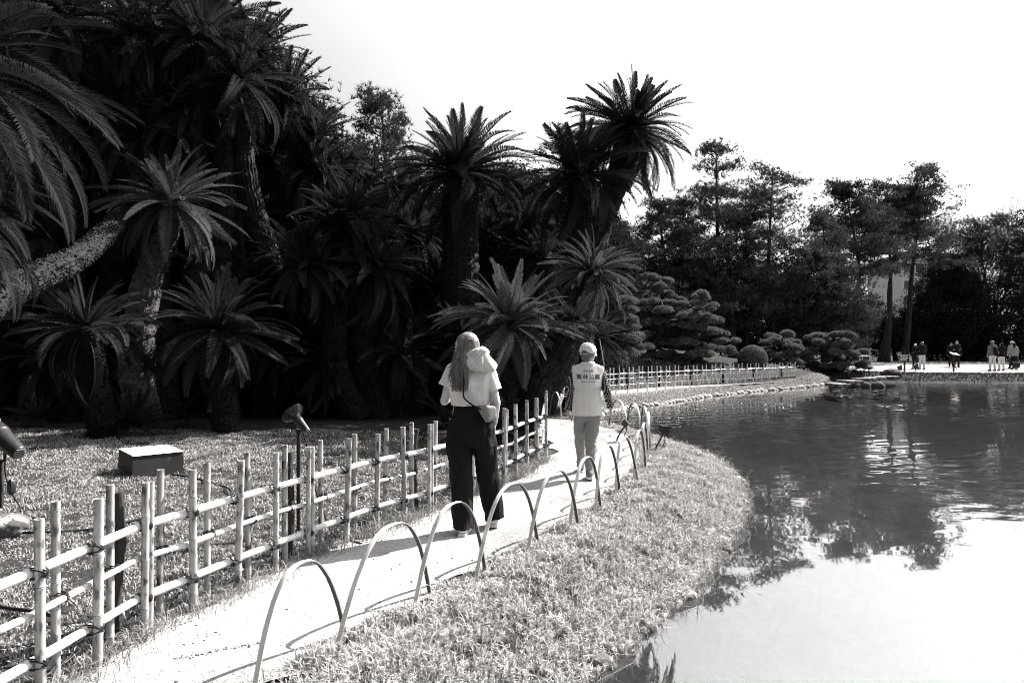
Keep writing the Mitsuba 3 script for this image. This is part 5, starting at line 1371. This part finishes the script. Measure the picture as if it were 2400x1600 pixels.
# ---- visitors on the far gravel court
def visitor(label, foot, yaw, H, top, bottom, hair, r, skirt=False, hat=None, bag=False, coat=.0, step=.12, lean=0.0, turn=0.0, skinm='skin_tan'):
    """a small standing figure: facing yaw (0 = away from the camera)"""
    key = thing('person', label, 'person')
    R = rotz(yaw); s = H / 1.7
    q = lambda x, y, z: np.asarray(foot) + R @ (np.array([x, y + lean * z, z]) * s)
    st_ = step / 2
    d = R @ np.array([math.sin(turn), math.cos(turn), -.1])
    hc = q(0, .01, 1.575); hh, hq_ = head_hulls(hc, d, s)
    J = dict(shL=q(-.175, 0, 1.40), shR=q(.175, 0, 1.40), elL=q(-.235, -.02, 1.12), elR=q(.235, -.02, 1.12), wrL=q(-.235, .06, .88), wrR=q(.23, .07, .88), hL=q(-.085, 0, .9), hR=q(.085, 0, .9), kL=q(-.095, st_ * .6, .5), kR=q(.095, -st_ * .3, .5), aL=q(-.10, st_, .09), aR=q(.10, -st_, .09))
    if bag == 'hands_up':
        J['wrL'], J['wrR'] = q(-.09, .26, 1.16), q(.09, .26, 1.16)
    b = hh + limb((hc - UP * .085 * s, .05 * s), (q(0, 0, 1.43), .06 * s)) + [hull(ball(q(0, 0, 1.43), .06 * s), ball(J['shL'], .055 * s), ball(J['shR'], .055 * s), ball(J['hL'], .09 * s), ball(J['hR'], .09 * s))]
    for S_ in 'LR':
        b += limb((J['sh' + S_], .05 * s), (J['el' + S_], .04 * s), (J['wr' + S_], .028 * s)) + limb((J['h' + S_], .085 * s), (J['k' + S_], .055 * s), (J['a' + S_], .04 * s))
        b += hand_hulls(J['wr' + S_], J['wr' + S_] - J['el' + S_], R @ np.array([-1 if S_ == 'R' else 1, .2, 0]), 1 if S_ == 'R' else -1, .3, s)
    part(key, 'body', skin(b, .03, 3), skinm, True)
    ell = lambda x, y, z, rx, ry: np.array([q(x + rx * math.cos(t), y + ry * math.sin(t), z) for t in np.arange(18) * PI / 9])
    hem = .86 - coat
    jk = [hull(ball(q(0, 0, 1.44), .07 * s), ball(J['shL'], .068 * s), ball(J['shR'], .068 * s), ell(0, 0, 1.1, .18, .13)), hull(ell(0, 0, 1.15, .18, .13), ell(0, 0, hem, .20 + coat * .1, .15))]
    for S_ in 'LR':
        jk += [hull(ball(J['sh' + S_], .068 * s), ball(J['el' + S_], .058 * s)), hull(ball(J['el' + S_], .058 * s), ball(J['wr' + S_], .042 * s))]
    part(key, 'jacket', skin(jk, .03, 4, .008, (9, 9, 6), 3), top, True)
    if skirt:
        lg = [hull(ell(0, 0, .95, .16, .12), ell(0, 0, .25, .25, .20))]
        part(key, 'skirt', skin(lg, .03, 3, .02, (12, 12, 2), 4), bottom, True)
    else:
        lg = [hull(ell(0, 0, .95, .16, .12), ball(J['hL'], .1 * s), ball(J['hR'], .1 * s))]
        for S_ in 'LR':
            lg += [hull(ball(J['h' + S_], .1 * s), ball(J['k' + S_], .075 * s)), hull(ball(J['k' + S_], .075 * s), ball(J['a' + S_] - [0, 0, .02], .058 * s))]
        part(key, 'trousers', skin(lg, .03, 3, .01, (12, 12, 5), 4), bottom, True)
    hv = [hull(ball(hq_(0, -.035, .025), .087 * s), ball(hq_(0, .0, .045), .077 * s))]
    if hair[1]:
        hv.append(hull(ball(hq_(0, -.04, 0), .085 * s), ball(hq_(0, -.06, -.13), .06 * s)))
    part(key, 'hair', skin(hv, .025, 4), hair[0], True)
    if hat:
        part(key, 'hat', skin([hull(ball(hq_(0, -.01, .05), .10 * s)), hull(disc(hq_(0, 0, .055), np.array([.13 * s, 0, 0]), np.array([0, .13 * s, 0])), disc(hq_(0, 0, .065), np.array([.12 * s, 0, 0]), np.array([0, .12 * s, 0])))], .025, 3), hat, True)
    for S_, dy in (('L', st_), ('R', -st_)):
        u_, so = shoe_hulls(J['a' + S_], R[:2, 1], s)
        part(key, 'shoe', skin(u_ + so, .03, 2), 'cloth_dark', True)
    if bag == 'pack':
        part(key, 'bag', skin([hull(ball(q(.02, -.17, 1.32), .05 * s), ball(q(.12, -.18, 1.28), .05 * s), ball(q(.16, -.17, .92), .07 * s), ball(q(.04, -.17, .95), .06 * s))], .03, 3), 'cloth_black', True)
    return key


r = np.random.default_rng(61)
FY = 44.5
gp = lambda u, Y: np.array([(u - CX) / FOC * Y, Y, .03])
visitor('white-haired person in long black coat, left of the close pair', gp(2145, 45.5), .15, 1.56, 'cloth_black', 'cloth_black', ('hair_white', False), r, coat=.25)
visitor('person in dark jacket and pale trousers, right of the close pair', gp(2161, 45.0), -.15, 1.68, 'cloth_black', 'cloth_pale', ('hair_grey', False), r, bag=False, turn=-.5)
visitor('man in a dark suit behind the lectern sign', gp(2242, 48.5), 2.9, 1.72, 'cloth_black', 'cloth_black', ('hair_grey', False), r, turn=.2)
visitor('shadowed person in dark clothes at the left of the man in the suit', gp(2229, 49.5), 2.5, 1.6, 'cloth_black', 'cloth_black', ('cloth_black', True), r)
visitor('person in a grey jacket with a black shoulder bag and pale trousers', gp(2326, 42.5), -.1, 1.70, 'cloth_mid', 'cloth_pale', ('hair_grey', False), r, hat='cloth_grey', bag='pack', turn=.7)
visitor('woman in a black top and pale wide trousers beside the bag carrier', gp(2347, 42.8), -.1, 1.60, 'cloth_black', 'cloth_pale', ('cloth_black', True), r, turn=-.5)
visitor('woman in a pale jacket and long black skirt near the right edge', gp(2377, 45.2), -.2, 1.58, 'cloth_grey', 'cloth_black', ('cloth_black', True), r, skirt=True)
visitor('person with a pale hat half hidden behind the woman in the pale jacket', gp(2372, 46.5), -.1, 1.68, 'cloth_grey', 'cloth_dark', ('hair_grey', False), r, hat='cloth_pale')

# ---- signs and bench on the far court
k = thing('signpost', 'white signpost of two arrow boards on a dark pole at the far shore', 'sign')
b = P(2120, 872, 41.5); Y = 41.5
part(k, 'pole', tube([[b[0], Y, -.05], [b[0], Y, 1.28]], .045, 8), 'burnt_timber')
def board(pts, Y):
    p = np.array([[P(u, v_, Y)[0], P(u, v_, Y)[2]] for u, v_ in pts])
    m = trimesh.creation.extrude_polygon(Polygon(p), .05, engine='earcut'); v = np.array(m.vertices)
    return np.column_stack([v[:, 0], Y - .1 + v[:, 2], v[:, 1]]), np.array(m.faces)
part(k, 'arrow_board', board([(2108, 831), (2131, 831), (2128, 839), (2110, 839)], Y), 'sign_white')
part(k, 'arrow_board', board([(2106, 845), (2110, 840), (2124, 840), (2124, 845)], Y), 'sign_white')
mk = P(2127, 835, Y)
part(k, 'emblem', tube([[mk[0], Y - .11, mk[2]], [mk[0], Y - .104, mk[2]]], .06, 12), 'cloth_black')
for i, (u0, u1, v_) in enumerate(((2112, 2123, 834), (2111, 2122, 837), (2113, 2119, 842.5))):
    a, c = P(u0, v_, Y), P(u1, v_, Y)
    part(k, 'text_line', box([(a[0] + c[0]) / 2, Y - .103, a[2]], [c[0] - a[0], .004, .02]), 'cloth_mid')
k = thing('lectern_sign', 'sloping lectern sign on a dark post before the man in the suit', 'sign')
b = P(2235, 870, 41.2); Y = 41.2
part(k, 'post', tube([[b[0], Y, -.05], [b[0], Y, .95]], .045, 8), 'burnt_timber')
tb = P(2238, 829, Y)
part(k, 'panel', box([tb[0] - .02, Y, tb[2]], [.42, .34, .03], roty(.14) @ rotx(.35)), 'sign_white')
part(k, 'panel_back', box([tb[0] - .02, Y + .03, tb[2] - .14], [.44, .06, .26], roty(.1)), 'cloth_black')
b = P(2241, 866, 42)
solo('hand_mirror_sign', cat_(tube([b + [0, 0, 0], b + [0, 0, .16]], .012, 6), tube(b + [0, 0, .24] + np.stack([np.cos(np.linspace(0, 6.3, 20)) * .08, np.zeros(20), np.sin(np.linspace(0, 6.3, 20)) * .08], 1), .014, 6)), 'metal_dark', 'small round ring marker on a stem beside the lectern sign', 'marker', True)
k = thing('bench', 'low bench with a sunlit pale top in the shade left of the signpost', 'bench')
a, c = P(2005, 834, 48), P(2034, 834, 48)
part(k, 'seat', box([(a[0] + c[0]) / 2, 48, a[2]], [c[0] - a[0], .4, .07]), 'wall_pale')
for x in (a[0] + .1, c[0] - .1):
    part(k, 'leg', box([x, 48, a[2] / 2], [.09, .35, a[2]]), 'burnt_timber')
